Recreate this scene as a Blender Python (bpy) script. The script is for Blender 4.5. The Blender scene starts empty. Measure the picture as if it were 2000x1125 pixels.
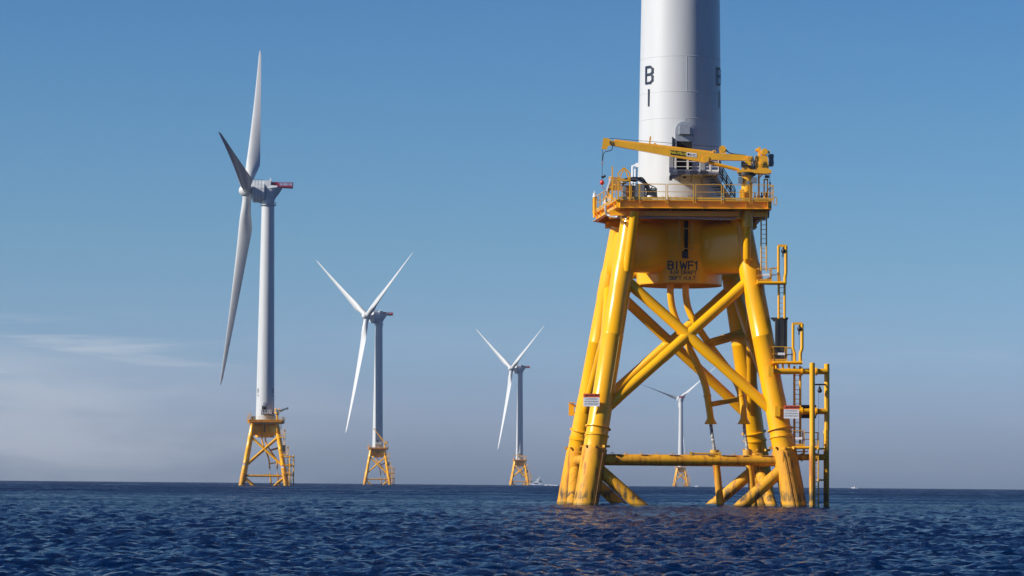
import bpy, math, random
import numpy as np
from mathutils import Vector, Matrix
random.seed(7)
C = bpy.context.scene
R = math.radians

# ---------------------------------------------------------------- camera
F_PX, CAM_H = 5874.0, 1.58
PITCH, ROLL = R(3.709), R(0.50)
FWD = Vector((0, math.cos(PITCH), math.sin(PITCH)))
_up = Vector((0, -math.sin(PITCH), math.cos(PITCH))); _rt = Vector((1, 0, 0))
RT = _rt*math.cos(ROLL) + _up*math.sin(ROLL)
UP = -_rt*math.sin(ROLL) + _up*math.cos(ROLL)
cam_d = bpy.data.cameras.new('camera'); cam = bpy.data.objects.new('camera', cam_d)
C.collection.objects.link(cam)
m = Matrix((RT, UP, -FWD)).transposed().to_4x4(); m.translation = Vector((0, 0, CAM_H))
cam.matrix_world = m
cam_d.sensor_width = 36; cam_d.lens = 36*F_PX/2000
cam_d.clip_start = 0.5; cam_d.clip_end = 40000
C.camera = cam

# ---------------------------------------------------------------- light, sky, exposure
SUN_AZ, SUN_EL = R(200), R(29)       # azimuth counter-clockwise from +X
sd = Vector((math.cos(SUN_AZ)*math.cos(SUN_EL), math.sin(SUN_AZ)*math.cos(SUN_EL), math.sin(SUN_EL)))
sl = bpy.data.lights.new('sun', 'SUN'); sl.energy = 5.0; sl.angle = R(0.5); sl.color = (1.0, 0.945, 0.85)
so = bpy.data.objects.new('sun', sl); C.collection.objects.link(so)
so.rotation_euler = (-sd).to_track_quat('-Z', 'Y').to_euler(); so.location = (-300, -100, 300)

W = bpy.data.worlds.new('World'); C.world = W; W.use_nodes = True
nt = W.node_tree; N = nt.nodes; L = nt.links; N.clear()
out = N.new('ShaderNodeOutputWorld'); bg = N.new('ShaderNodeBackground'); L.new(bg.outputs[0], out.inputs[0])
sky = N.new('ShaderNodeTexSky'); sky.sky_type = 'NISHITA'; sky.sun_disc = False
sky.sun_elevation = SUN_EL; sky.sun_rotation = math.pi/2 - SUN_AZ
sky.altitude = 0; sky.air_density = 1.0; sky.dust_density = 0.6; sky.ozone_density = 2.0
bg.inputs['Strength'].default_value = 0.084
tc = N.new('ShaderNodeTexCoord'); sep = N.new('ShaderNodeSeparateXYZ'); L.new(tc.outputs['Generated'], sep.inputs[0])
ramp = N.new('ShaderNodeValToRGB'); L.new(sep.outputs['Z'], ramp.inputs[0])
cr = ramp.color_ramp
cr.elements[0].position = 0.0; cr.elements[0].color = (.215, .41, .97, 1)
cr.elements[1].position = 1.0; cr.elements[1].color = (.12, .24, .52, 1)
for p, c in [(.0075, (.31, .49, 1.05, 1)), (.0245, (.45, .65, 1.27, 1)), (.0414, (.50, .73, 1.27, 1)), (.0753, (.432, .70, 1.056, 1)), (.118, (.367, .667, .99, 1)), (.159, (.314, .62, .955, 1)), (.21, (.24, .52, .90, 1)), (.32, (.12, .30, .68, 1))]:
    e = cr.elements.new(p); e.color = c
mul = N.new('ShaderNodeMix'); mul.data_type = 'RGBA'; mul.blend_type = 'MULTIPLY'; mul.inputs[0].default_value = 1
L.new(sky.outputs[0], mul.inputs[6]); L.new(ramp.outputs[0], mul.inputs[7])
# thin cloud bank low on the left
mp = N.new('ShaderNodeMapping'); mp.inputs['Scale'].default_value = (9, 9, 46); L.new(tc.outputs['Generated'], mp.inputs[0])
no = N.new('ShaderNodeTexNoise'); no.inputs['Scale'].default_value = 1.6; no.inputs['Detail'].default_value = 7; no.inputs['Roughness'].default_value = .55
L.new(mp.outputs[0], no.inputs[0])
def mr(a, b, c, d, src, smooth=True):
    n = N.new('ShaderNodeMapRange'); n.interpolation_type = 'SMOOTHSTEP' if smooth else 'LINEAR'
    for i, v in zip((1, 2, 3, 4), (a, b, c, d)): n.inputs[i].default_value = v
    L.new(src, n.inputs[0]); return n.outputs[0]
def mt(op, a, b):
    n = N.new('ShaderNodeMath'); n.operation = op; n.use_clamp = False
    for i, v in enumerate((a, b)):
        if isinstance(v, float): n.inputs[i].default_value = v
        else: L.new(v, n.inputs[i])
    return n.outputs[0]
# bank: top edge falls to the right
edge = mt('ADD', sep.outputs['Z'], mt('MULTIPLY', sep.outputs['X'], 0.10))
edge = mt('ADD', edge, mt('MULTIPLY', mt('SUBTRACT', no.outputs[0], 0.5), 0.036))
bank = mt('MULTIPLY', mt('MULTIPLY', mr(.034, .019, 0, 1, edge), mr(.35, .62, .35, .9, no.outputs[0])), mr(-.16, -.02, 1, .15, sep.outputs['X']))
mp2 = N.new('ShaderNodeMapping'); mp2.inputs['Scale'].default_value = (7, 7, 95); mp2.inputs['Rotation'].default_value = (0, R(-3), 0); L.new(tc.outputs['Generated'], mp2.inputs[0])
no2 = N.new('ShaderNodeTexNoise'); no2.inputs['Scale'].default_value = 1.3; no2.inputs['Detail'].default_value = 8; no2.inputs['Roughness'].default_value = .6; no2.inputs['Distortion'].default_value = .4
L.new(mp2.outputs[0], no2.inputs[0])
band = mt('MULTIPLY', mr(.058, .046, 0, 1, sep.outputs['Z']), mr(.012, .026, .3, 1, sep.outputs['Z']))
wisp = mt('MULTIPLY', mr(.47, .68, 0, 1.0, no2.outputs[0]), mt('MULTIPLY', band, mr(-.16, -.05, 1, .10, sep.outputs['X'])))
cl = mt('MULTIPLY', mt('MAXIMUM', mt('MULTIPLY', bank, 0.85), wisp), mr(-.01, .012, .25, 1, sep.outputs['Z']))
cm = N.new('ShaderNodeMix'); cm.data_type = 'RGBA'; L.new(mt('MULTIPLY', cl, 0.62), cm.inputs[0])
L.new(mul.outputs[2], cm.inputs[6]); cm.inputs[7].default_value = (6.0, 6.5, 7.3, 1)
L.new(cm.outputs[2], bg.inputs[0])
C.view_settings.view_transform = 'Standard'; C.view_settings.look = 'None'
C.view_settings.exposure = 0.25; C.view_settings.gamma = 1
C.cycles.max_bounces = 6; C.cycles.volume_bounces = 0

# ---------------------------------------------------------------- helpers
def at(x, y, Y):
    """world point seen at photo pixel x, y at distance Y in front of the boat"""
    r = FWD + RT*((x-1000)/F_PX) + UP*((562.5-y)/F_PX)
    return Vector((0, 0, CAM_H)) + r*(Y/r.y)

class MB:
    def __init__(s): s.v = []; s.f = []
    def add(s, vs, fs):
        b = len(s.v); s.v += [tuple(v) for v in vs]; s.f += [tuple(i+b for i in f) for f in fs]; return s
    def path(s, pts, rad, n=20, cap=True):
        pts = [Vector(p) for p in pts]
        if not hasattr(rad, '__len__'): rad = [rad]*len(pts)
        vs = []; u = None
        for i, p in enumerate(pts):
            a = pts[max(i-1, 0)]; b = pts[min(i+1, len(pts)-1)]
            t = (b-a)
            if t.length < 1e-9: t = pts[-1]-pts[0]
            t.normalize()
            if u is None:
                u = t.cross(Vector((0, 0, 1)) if abs(t.z) < .9 else Vector((1, 0, 0))).normalized()
            else:
                u = (u - t*u.dot(t)).normalized()
            w = t.cross(u)
            vs += [p + (u*math.cos(k*2*math.pi/n) + w*math.sin(k*2*math.pi/n))*rad[i] for k in range(n)]
        fs = []
        for i in range(len(pts)-1):
            for k in range(n):
                fs.append((i*n+k, i*n+(k+1) % n, (i+1)*n+(k+1) % n, (i+1)*n+k))
        if cap:
            fs.append(tuple(range(n))[::-1]); fs.append(tuple((len(pts)-1)*n+k for k in range(n)))
        return s.add(vs, fs)
    def tube(s, a, b, r, r2=None, n=20): return s.path([a, b], [r, r if r2 is None else r2], n)
    def box(s, c, d, M=None):
        c = Vector(c); x, y, z = (q/2 for q in d)
        vs = [Vector((sx*x, sy*y, sz*z)) for sx in (-1, 1) for sy in (-1, 1) for sz in (-1, 1)]
        if M is not None: vs = [M @ v for v in vs]
        return s.add([v+c for v in vs], [(0, 1, 3, 2), (4, 6, 7, 5), (0, 4, 5, 1), (2, 3, 7, 6), (0, 2, 6, 4), (1, 5, 7, 3)])
    def bar(s, a, b, w, h, up=(0, 0, 1)):
        a = Vector(a); b = Vector(b); t = (b-a).normalized(); up = Vector(up)
        if abs(t.dot(up)) > .97: up = Vector((0, 1, 0))
        x = t.cross(up).normalized(); z = x.cross(t)
        return s.box((a+b)/2, ((b-a).length, w, h), Matrix((t, x, z)).transposed())
    def prism(s, poly, vec):
        """closed outline of 3-D points pushed along vec"""
        poly = [Vector(p) for p in poly]; vec = Vector(vec); n = len(poly)
        return s.add(poly + [p+vec for p in poly], [tuple(range(n)), tuple(range(2*n-1, n-1, -1))] + [(i, (i+n), (i+1) % n+n, (i+1) % n) for i in range(n)])
    def lathe(s, c, prof, n=48, cap=True, axis=None):
        c = Vector(c); vs = []; k = len(prof)
        if axis is None: u, w, t = Vector((1, 0, 0)), Vector((0, 1, 0)), Vector((0, 0, 1))
        else:
            t = Vector(axis).normalized(); u = t.cross(Vector((0, 0, 1)) if abs(t.z) < .9 else Vector((1, 0, 0))).normalized(); w = t.cross(u)
        for r, z in prof:
            vs += [c + t*z + (u*math.cos(j*2*math.pi/n) + w*math.sin(j*2*math.pi/n))*r for j in range(n)]
        fs = [(i*n+j, i*n+(j+1) % n, (i+1)*n+(j+1) % n, (i+1)*n+j) for i in range(k-1) for j in range(n)]
        if cap: fs += [tuple(range(n))[::-1], tuple((k-1)*n+j for j in range(n))]
        return s.add(vs, fs)
    def sphere(s, c, r, n=16, sc=(1, 1, 1)):
        vs = []; c = Vector(c)
        for i in range(1, n//2):
            p = math.pi*i/(n//2)
            for j in range(n):
                q = 2*math.pi*j/n; vs.append(c + Vector((r*sc[0]*math.sin(p)*math.cos(q), r*sc[1]*math.sin(p)*math.sin(q), r*sc[2]*math.cos(p))))
        k = n//2-1
        fs = [(i*n+j, (i+1)*n+j, (i+1)*n+(j+1) % n, i*n+(j+1) % n) for i in range(k-1) for j in range(n)]
        vs += [c+Vector((0, 0, r*sc[2])), c-Vector((0, 0, r*sc[2]))]; a = k*n
        fs += [(a, j, (j+1) % n) for j in range(n)] + [(a+1, (k-1)*n+(j+1) % n, (k-1)*n+j) for j in range(n)]
        return s.add(vs, fs)
    def build(s, name, mat, parent=None, org=(0, 0, 0), smooth=True, angle=35):
        o3 = Vector(org); me = bpy.data.meshes.new(name)
        me.from_pydata([tuple(Vector(v)-o3) for v in s.v], [], s.f); me.update()
        import bmesh
        b = bmesh.new(); b.from_mesh(me); bmesh.ops.recalc_face_normals(b, faces=b.faces); b.to_mesh(me); b.free()
        if smooth:
            me.polygons.foreach_set('use_smooth', [True]*len(me.polygons)); me.set_sharp_from_angle(angle=R(angle))
        if mat: me.materials.append(mat)
        o = bpy.data.objects.new(name, me); C.collection.objects.link(o)
        if parent: o.parent = parent
        return o

def empty(name, loc, label, cat, group=None):
    o = bpy.data.objects.new(name, None); C.collection.objects.link(o); o.location = loc
    o.empty_display_size = .5
    return tag(o, label, cat, group)
def tag(o, label, cat, group=None):
    o['label'] = label; o['category'] = cat
    if group: o['group'] = group
    return o
def copy_tree(o, parent=None, skip=()):
    c = o.copy(); C.collection.objects.link(c); c.parent = parent
    for ch in list(o.children):
        if ch.name.split('.')[0] not in skip: copy_tree(ch, c, skip)
    return c

# ---------------------------------------------------------------- materials
def mat(name, col, rough=.5, metal=0., coat=0., noise=None, bump=0., emis=None, spec=.5):
    m = bpy.data.materials.new(name); m.use_nodes = True; t = m.node_tree; p = t.nodes['Principled BSDF']
    p.inputs['Base Color'].default_value = (*col, 1); p.inputs['Roughness'].default_value = rough
    p.inputs['Metallic'].default_value = metal; p.inputs['Coat Weight'].default_value = coat; p.inputs['Coat Roughness'].default_value = .12
    p.inputs['Specular IOR Level'].default_value = spec
    if noise:
        scale, col2, amt = noise[:3]; st = noise[3] if len(noise) > 3 else (1, 1, 1)
        g = t.nodes.new('ShaderNodeNewGeometry'); q = t.nodes.new('ShaderNodeMapping'); q.inputs['Scale'].default_value = st
        t.links.new(g.outputs['Position'], q.inputs[0])
        n = t.nodes.new('ShaderNodeTexNoise'); n.inputs['Scale'].default_value = scale; n.inputs['Detail'].default_value = 6; n.inputs['Roughness'].default_value = .6
        t.links.new(q.outputs[0], n.inputs[0])
        r = t.nodes.new('ShaderNodeMapRange'); r.inputs[1].default_value = .42; r.inputs[2].default_value = .72; r.inputs[3].default_value = 0; r.inputs[4].default_value = amt
        t.links.new(n.outputs[0], r.inputs[0])
        x = t.nodes.new('ShaderNodeMix'); x.data_type = 'RGBA'; t.links.new(r.outputs[0], x.inputs[0])
        x.inputs[6].default_value = (*col, 1); x.inputs[7].default_value = (*col2, 1); t.links.new(x.outputs[2], p.inputs['Base Color'])
        if bump:
            b = t.nodes.new('ShaderNodeBump'); b.inputs['Strength'].default_value = .4; b.inputs['Distance'].default_value = bump
            t.links.new(n.outputs[0], b.inputs['Height']); t.links.new(b.outputs[0], p.inputs['Normal'])
    return m

def yellow_paint():
    """glossy yellow marine paint, orange weathering and rust runs on the splash zone, dark growth at the waterline"""
    m = bpy.data.materials.new('yellow_paint'); m.use_nodes = True; t = m.node_tree; p = t.nodes['Principled BSDF']; ND = t.nodes; LK = t.links
    g = ND.new('ShaderNodeNewGeometry'); s = ND.new('ShaderNodeSeparateXYZ'); LK.new(g.outputs['Position'], s.inputs[0])
    def noise(sc, st=(1, 1, 1), det=5, ro=.6):
        q = ND.new('ShaderNodeMapping'); q.inputs['Scale'].default_value = st; LK.new(g.outputs['Position'], q.inputs[0])
        n = ND.new('ShaderNodeTexNoise'); n.inputs['Scale'].default_value = sc; n.inputs['Detail'].default_value = det; n.inputs['Roughness'].default_value = ro
        LK.new(q.outputs[0], n.inputs[0]); return n.outputs[0]
    def rng(src, a, b, c, d):
        n = ND.new('ShaderNodeMapRange'); n.interpolation_type = 'SMOOTHSTEP'
        for i, v in zip((1, 2, 3, 4), (a, b, c, d)): n.inputs[i].default_value = v
        LK.new(src, n.inputs[0]); return n.outputs[0]
    def M(op, a, b):
        n = ND.new('ShaderNodeMath'); n.operation = op
        for i, v in enumerate((a, b)):
            if isinstance(v, (int, float)): n.inputs[i].default_value = v
            else: LK.new(v, n.inputs[i])
        return n.outputs[0]
    def mixc(f, a, b):
        n = ND.new('ShaderNodeMix'); n.data_type = 'RGBA'; LK.new(f, n.inputs[0])
        for i, v in ((6, a), (7, b)):
            if isinstance(v, tuple): n.inputs[i].default_value = (*v, 1)
            else: LK.new(v, n.inputs[i])
        return n.outputs[2]
    big = noise(.5); fine = noise(4.0); run = noise(3.0, (1, 1, .12))
    zz = M('ADD', s.outputs['Z'], M('MULTIPLY', M('SUBTRACT', big, .5), 1.2))
    c = mixc(rng(big, .35, .7, 0, .35), (.92, .445, .003), (.80, .335, .005))
    c = mixc(rng(fine, .60, .8, 0, .25), c, (.50, .25, .03))
    c = mixc(rng(noise(1.1, (1, 1, .15)), .60, .78, 0, .35), c, (.52, .22, .02))
    splash = rng(s.outputs['Z'], 4.6, 3.9, 0, 1)
    c = mixc(M('MULTIPLY', splash, rng(big, .3, .7, .35, .8)), c, (.62, .27, .02))
    c = mixc(M('MULTIPLY', rng(zz, 5.5, 3.2, 0, 1), rng(run, .49, .66, 0, .85)), c, (.36, .10, .012))
    c = mixc(M('MULTIPLY', rng(zz, 2.2, .8, 0, 1), rng(run, .46, .6, 0, .55)), c, (.33, .25, .07))
    zb = M('ADD', s.outputs['Z'], M('MULTIPLY', M('SUBTRACT', fine, .5), .9))
    band = M('MULTIPLY', rng(zb, .35, .62, 0, 1), rng(zb, 1.25, .85, 0, 1))
    c = mixc(M('MULTIPLY', band, rng(run, .40, .60, .10, .85)), c, (.05, .045, .03))
    c = mixc(M('MULTIPLY', rng(s.outputs['Z'], .30, .12, 0, 1), .75), c, (.10, .09, .03))
    LK.new(c, p.inputs['Base Color'])
    p.inputs['Specular IOR Level'].default_value = .35
    LK.new(rng(s.outputs['Z'], 5.0, 3.6, .30, .60), p.inputs['Roughness'])
    LK.new(rng(s.outputs['Z'], 5.0, 3.6, .22, .0), p.inputs['Coat Weight']); p.inputs['Coat Roughness'].default_value = .10
    b = ND.new('ShaderNodeBump'); b.inputs['Strength'].default_value = .25; b.inputs['Distance'].default_value = .03
    LK.new(noise(1.6), b.inputs['Height']); LK.new(b.outputs[0], p.inputs['Normal'])
    return m
YEL = yellow_paint()
YDK = mat('worn_yellow_steel', (.70, .37, .03), .5, 0, .1, (5, (.38, .19, .04), .6))
CRY = mat('crane_yellow', (.90, .44, .008), .35, 0, .35, (3, (.60, .28, .02), .5))
WHT = mat('white_tower_paint', (.55, .56, .565), .40, 0, .15, (.6, (.43, .44, .435), .38, (1, 1, .18)))
BLW = mat('white_blade_gelcoat', (.60, .61, .61), .35, 0, .2, (.15, (.50, .50, .49), .4))
NGR = mat('nacelle_grey_panel', (.58, .61, .64), .45, 0, .1, (.8, (.38, .41, .44), .6))
NDK = mat('nacelle_seam', (.07, .08, .09), .6)
GRS = mat('galvanised_steel', (.42, .45, .49), .45, .35, 0, (6, (.28, .30, .32), .6))
GRT = mat('stair_grating', (.16, .18, .21), .6, .3)
DRK = mat('dark_interior', (.008, .008, .010), .8)
BLK = mat('black_rubber', (.015, .015, .018), .5, 0, 0, (8, (.05, .05, .05), .5))
BKP = mat('black_panel', (.030, .032, .036), .55, .2, 0, (2, (.08, .07, .06), .5, (1, 1, .3)))
NAV = mat('navy_lettering', (.010, .022, .050), .45)
LBK = mat('black_lettering', (.012, .012, .015), .45)
RED = mat('hoist_red', (.30, .010, .045), .45, 0, .1, (2, (.25, .006, .03), .5))
PNK = mat('hoist_mesh', (.50, .25, .33), .6)
SRD = mat('sign_orange_red', (.80, .13, .045), .4)
SWH = mat('sign_white', (.82, .83, .84), .4)
BAL = mat('red_hook_ball', (.62, .03, .012), .4, 0, .3)
CHN = mat('mottled_cable', (.05, .05, .05), .6, 0, 0, (5.5, (.75, .74, .70), 1.0))
BGR = mat('control_box_grey', (.16, .21, .26), .45)
YTX = mat('label_yellow', (.85, .65, .02), .4)
YMT = mat('matte_yellow', (.70, .34, .02), .9, spec=.1)
RST = mat('rust_brown', (.17, .07, .03), .7, 0, 0, (6, (.35, .15, .04), .7))
HWH = mat('boat_white', (.82, .83, .84), .25, 0, .4)
HBL = mat('boat_blue', (.03, .12, .38), .3, 0, .3)
GLS = mat('boat_glass', (.02, .03, .04), .1)
FOM = mat('sea_foam', (.85, .88, .90), .7)

# ---------------------------------------------------------------- the sea (round-earth sheet with real waves)
RE = 6.371e6
def spectrum_tile(Lt, n, wind, seed, peak, lo):
    g = np.random.default_rng(seed)
    k1 = np.fft.fftfreq(n, d=Lt/n)*2*np.pi; kx, ky = np.meshgrid(k1, k1, indexing='ij'); k = np.hypot(kx, ky); k[0, 0] = 1
    kp = 2*np.pi/peak
    cosw = (kx*math.cos(wind) + ky*math.sin(wind))/k
    S = np.exp(-1.0*(kp/k)**2) / k**3.05 * (0.18 + 0.82*cosw**2) * np.exp(-(k*lo)**2); S[0, 0] = 0
    h = np.sqrt(S)*(g.normal(size=k.shape) + 1j*g.normal(size=k.shape))
    f = np.fft.ifft2(h).real; sc = 1/f.std()
    dx = np.fft.ifft2(-1j*kx/k*h).real*sc; dy = np.fft.ifft2(-1j*ky/k*h).real*sc
    return f*sc, dx, dy
def sample(tile, Lt, x, y):
    n = tile.shape[0]; u = (x/Lt % 1)*n; v = (y/Lt % 1)*n
    i = np.floor(u).astype(int); j = np.floor(v).astype(int); a = u-i; b = v-j
    i0 = i % n; i1 = (i+1) % n; j0 = j % n; j1 = (j+1) % n
    return tile[i0, j0]*(1-a)*(1-b) + tile[i1, j0]*a*(1-b) + tile[i0, j1]*(1-a)*b + tile[i1, j1]*a*b

SEA_SIGMA = 0.038
def build_sea():
    rs = [0.0, 1, 3, 6, 10, 15, 20, 25, 30, 35, 38]
    r = 40.0
    while r < 9000:
        rs.append(r); r += .13 if r < 60 else .13*(r/60)**1.62
    rs.append(9000); rs = np.array(rs)
    fine = np.arange(-12.6, 12.601, .052)
    th = np.radians(np.concatenate([np.arange(-180, -13, 4.0), fine, np.arange(15, 180, 4.0)]))
    n, k = len(rs), len(th)
    RR, TH = np.meshgrid(rs, th, indexing='ij'); x = RR*np.sin(TH); y = RR*np.cos(TH)
    W1 = spectrum_tile(96, 1024, R(266), 3, 1.7, .035); W2 = spectrum_tile(37, 512, R(280), 11, .8, .02)
    W0 = spectrum_tile(150, 512, R(250), 8, 7.5, .3)[0]
    cs, sn = math.cos(.6), math.sin(.6)
    xr, yr = x*cs-y*sn, x*sn+y*cs
    a = SEA_SIGMA
    # ragged patches of stronger and weaker chop
    P = spectrum_tile(400, 256, 0, 21, 120, 3)[0]
    pat = 1 + .28*np.clip(sample(P, 400, x, y), -1.5, 1.5)
    h1, dx1, dy1 = (sample(t, 96, x, y) for t in W1); h2, dx2, dy2 = (sample(t, 37, xr, yr) for t in W2)
    S_ = spectrum_tile(420, 512, R(240), 5, 30.0, .8)[0]
    z = .05*sample(S_, 420, x, y) + .026*sample(W0, 150, x, y) + a*h1 + pat*.018*h2
    X = x + 1.15*a*dx1; Yy = y + 1.15*a*dy1
    far = np.abs(TH) > np.radians(12.9); lowres = far | (RR < 39.5)
    z = np.where(lowres, 0, z); X = np.where(lowres, x, X); Yy = np.where(lowres, y, Yy)
    z = z - RR**2/(2*RE)
    co = np.stack([X, Yy, z], -1).reshape(-1, 3)
    idx = np.arange(n*k).reshape(n, k); A = idx[:-1, :]; B = np.roll(idx, -1, 1)[:-1, :]; Cc = np.roll(idx, -1, 1)[1:, :]; D = idx[1:, :]
    q = np.stack([A, B, Cc, D], -1).reshape(-1, 4)
    me = bpy.data.meshes.new('sea'); me.vertices.add(len(co)); me.vertices.foreach_set('co', co.astype(np.float32).ravel())
    me.loops.add(q.size); me.loops.foreach_set('vertex_index', q[:, ::-1].astype(np.int32).ravel() if False else q.astype(np.int32).ravel())
    me.polygons.add(len(q)); me.polygons.foreach_set('loop_start', (np.arange(len(q))*4).astype(np.int32)); me.polygons.foreach_set('loop_total', np.full(len(q), 4, np.int32))
    me.update(calc_edges=True); me.flip_normals() if me.polygons[len(q)//2].normal.z < 0 else None
    me.polygons.foreach_set('use_smooth', np.ones(len(q), bool))
    o = bpy.data.objects.new('sea', me); C.collection.objects.link(o); o['kind'] = 'structure'; o['label'] = 'dark blue choppy sea'
    m = bpy.data.materials.new('sea_water'); m.use_nodes = True; t = m.node_tree; p = t.nodes['Principled BSDF']; me.materials.append(m)
    p.inputs['Roughness'].default_value = .09; p.inputs['IOR'].default_value = 1.333
    p.inputs['Base Color'].default_value = (.0001, .0115, .055, 1)
    p.inputs['Specular IOR Level'].default_value = .16
    g = t.nodes.new('ShaderNodeNewGeometry')
    ln = t.nodes.new('ShaderNodeVectorMath'); ln.operation = 'LENGTH'; t.links.new(g.outputs['Position'], ln.inputs[0])
    rg = t.nodes.new('ShaderNodeMapRange'); t.links.new(ln.outputs['Value'], rg.inputs[0])
    for i_, v_ in zip((1, 2, 3, 4), (60, 500, .07, .50)): rg.inputs[i_].default_value = v_
    def nz(sc, st, det):
        q_ = t.nodes.new('ShaderNodeMapping'); q_.inputs['Scale'].default_value = st; q_.inputs['Rotation'].default_value = (0, 0, R(12)); t.links.new(g.outputs['Position'], q_.inputs[0])
        w = t.nodes.new('ShaderNodeTexNoise'); w.inputs['Scale'].default_value = sc; w.inputs['Detail'].default_value = det; w.inputs['Roughness'].default_value = .62
        t.links.new(q_.outputs[0], w.inputs[0]); return w.outputs[0]
    def mth(op, a_, b_):
        q_ = t.nodes.new('ShaderNodeMath'); q_.operation = op
        for i_, v_ in enumerate((a_, b_)):
            if isinstance(v_, float): q_.inputs[i_].default_value = v_
            else: t.links.new(v_, q_.inputs[i_])
        return q_.outputs[0]
    pn = mth('ADD', mth('MULTIPLY', nz(.03, (.35, 1, 1), 9), 2.6), -.55)
    t.links.new(mth('MULTIPLY', rg.outputs[0], mth('MAXIMUM', pn, .12)), p.inputs['Roughness'])
    b1 = t.nodes.new('ShaderNodeBump'); b1.inputs['Distance'].default_value = .28; b1.inputs['Strength'].default_value = 1
    t.links.new(nz(4.5, (.7, 1, 1), 7), b1.inputs['Height'])
    b2 = t.nodes.new('ShaderNodeBump'); b2.inputs['Distance'].default_value = .9; b2.inputs['Strength'].default_value = .55
    t.links.new(nz(.22, (.6, 1, 1), 4), b2.inputs['Height']); t.links.new(b1.outputs[0], b2.inputs['Normal'])
    t.links.new(b2.outputs[0], p.inputs['Normal'])
    return o
build_sea()

# ================================================================ jacket foundation (built once for the near turbine, then copied)
T1 = Vector((12.25, 220.0, 0.0))
ROT = R(3.6)
def loc(x, y, z):       # jacket-frame metres -> world
    return T1 + Vector((x*math.cos(ROT)-y*math.sin(ROT), x*math.sin(ROT)+y*math.cos(ROT), z))
def hw(z): return 7.43 - (7.43-3.99)/20.5*z
def legp(c, z): return loc(c[0]*hw(z), c[1]*hw(z), z)
CORN = [(-1, -1), (1, -1), (1, 1), (-1, 1)]
JF = empty('jacket_foundation', T1, 'large yellow four-legged steel lattice base in the foreground carrying the white tower', 'foundation', 'yellow lattice foundations standing in the sea')
def J(mb, name, m=YEL, par=None, **k): return mb.build(name, m, par or JF, T1, **k)

def frame_uv(t):
    u = t.cross(Vector((0, 0, 1))).normalized(); return u, t.cross(u)
for ci, c in enumerate(CORN):
    prof = [(-4, .87), (4.05, .87), (4.12, .81), (4.95, .81), (5.0, .83), (5.06, .83), (5.08, .79), (7.6, .79), (8.0, .765), (12.1, .765), (12.12, .775), (12.2, .775), (12.22, .765), (15.2, .765), (15.6, .80), (17.2, .80), (17.5, .74), (20.7, .74)]
    mb = MB(); mb.path([legp(c, z) for z, r in prof], [r for z, r in prof], 40)
    leg = J(mb, 'leg')
    # flange rings, tabs with lifting eyes, thin ladder strip on the sleeve
    for z, rr, nm in ((5.55, .93, 'flange_ring'),):
        a = legp(c, z); d = (legp(c, z+1)-a).normalized()
        J(MB().lathe(a, [(.78, -.05), (rr, -.05), (rr, .03), (.78, .06)], 40, True, d), nm, YEL, leg)
    a = legp(c, 4.95); d = ((legp(c, 6)-a).normalized() + Vector((.10*c[0], 0, 0))).normalized()
    J(MB().lathe(a, [(.80, -.03), (.885, -.03), (.885, .03), (.80, .04)], 40, True, d), 'clamp_ring', YEL, leg)
    a = legp(c, 4.22)
    for k in range(5):
        an = -math.pi/2 + (k-2)*.72; q = a + Vector((math.cos(an), math.sin(an), 0))*.93
        J(MB().box(q, (.26, .10, .16), Matrix.Rotation(an, 3, 'Z')), 'lifting_lug', YDK, leg, smooth=False)
    # leg ladder: two thin stringers and rungs following the slope, facing the viewer
    mb = MB(); side = .62 if c[0] < 0 else -.15
    def lp(z, dx): 
        q = legp(c, z); fy = -math.sqrt(max(.95**2-(side+dx)**2, .05)); return q + Vector((side+dx, fy if c[1] < 0 else fy, 0))
    for dx in (-.0, .24):
        mb.path([lp(z, dx) for z in (-.5, 1, 2.5, 4.0)], .028, 6)
    for k in range(2):
        z = .6+k*1.9; mb.tube(lp(z, 0), lp(z, .24), .02, n=6)
    J(mb, 'leg_ladder', RST, leg)
    # weld seams that run along the leg
    mb = MB()
    for z0, z1, an in ((8.0, 12.1, -.9), (12.3, 15.1, -.5), (5.7, 7.6, -.4)):
        q = lambda z: legp(c, z) + Vector((math.cos(an)*.78, math.sin(an)*.78, 0))
        mb.path([q(z0), q(z1)], .022, 6)
    J(mb, 'weld_seam', YEL, leg)

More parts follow.
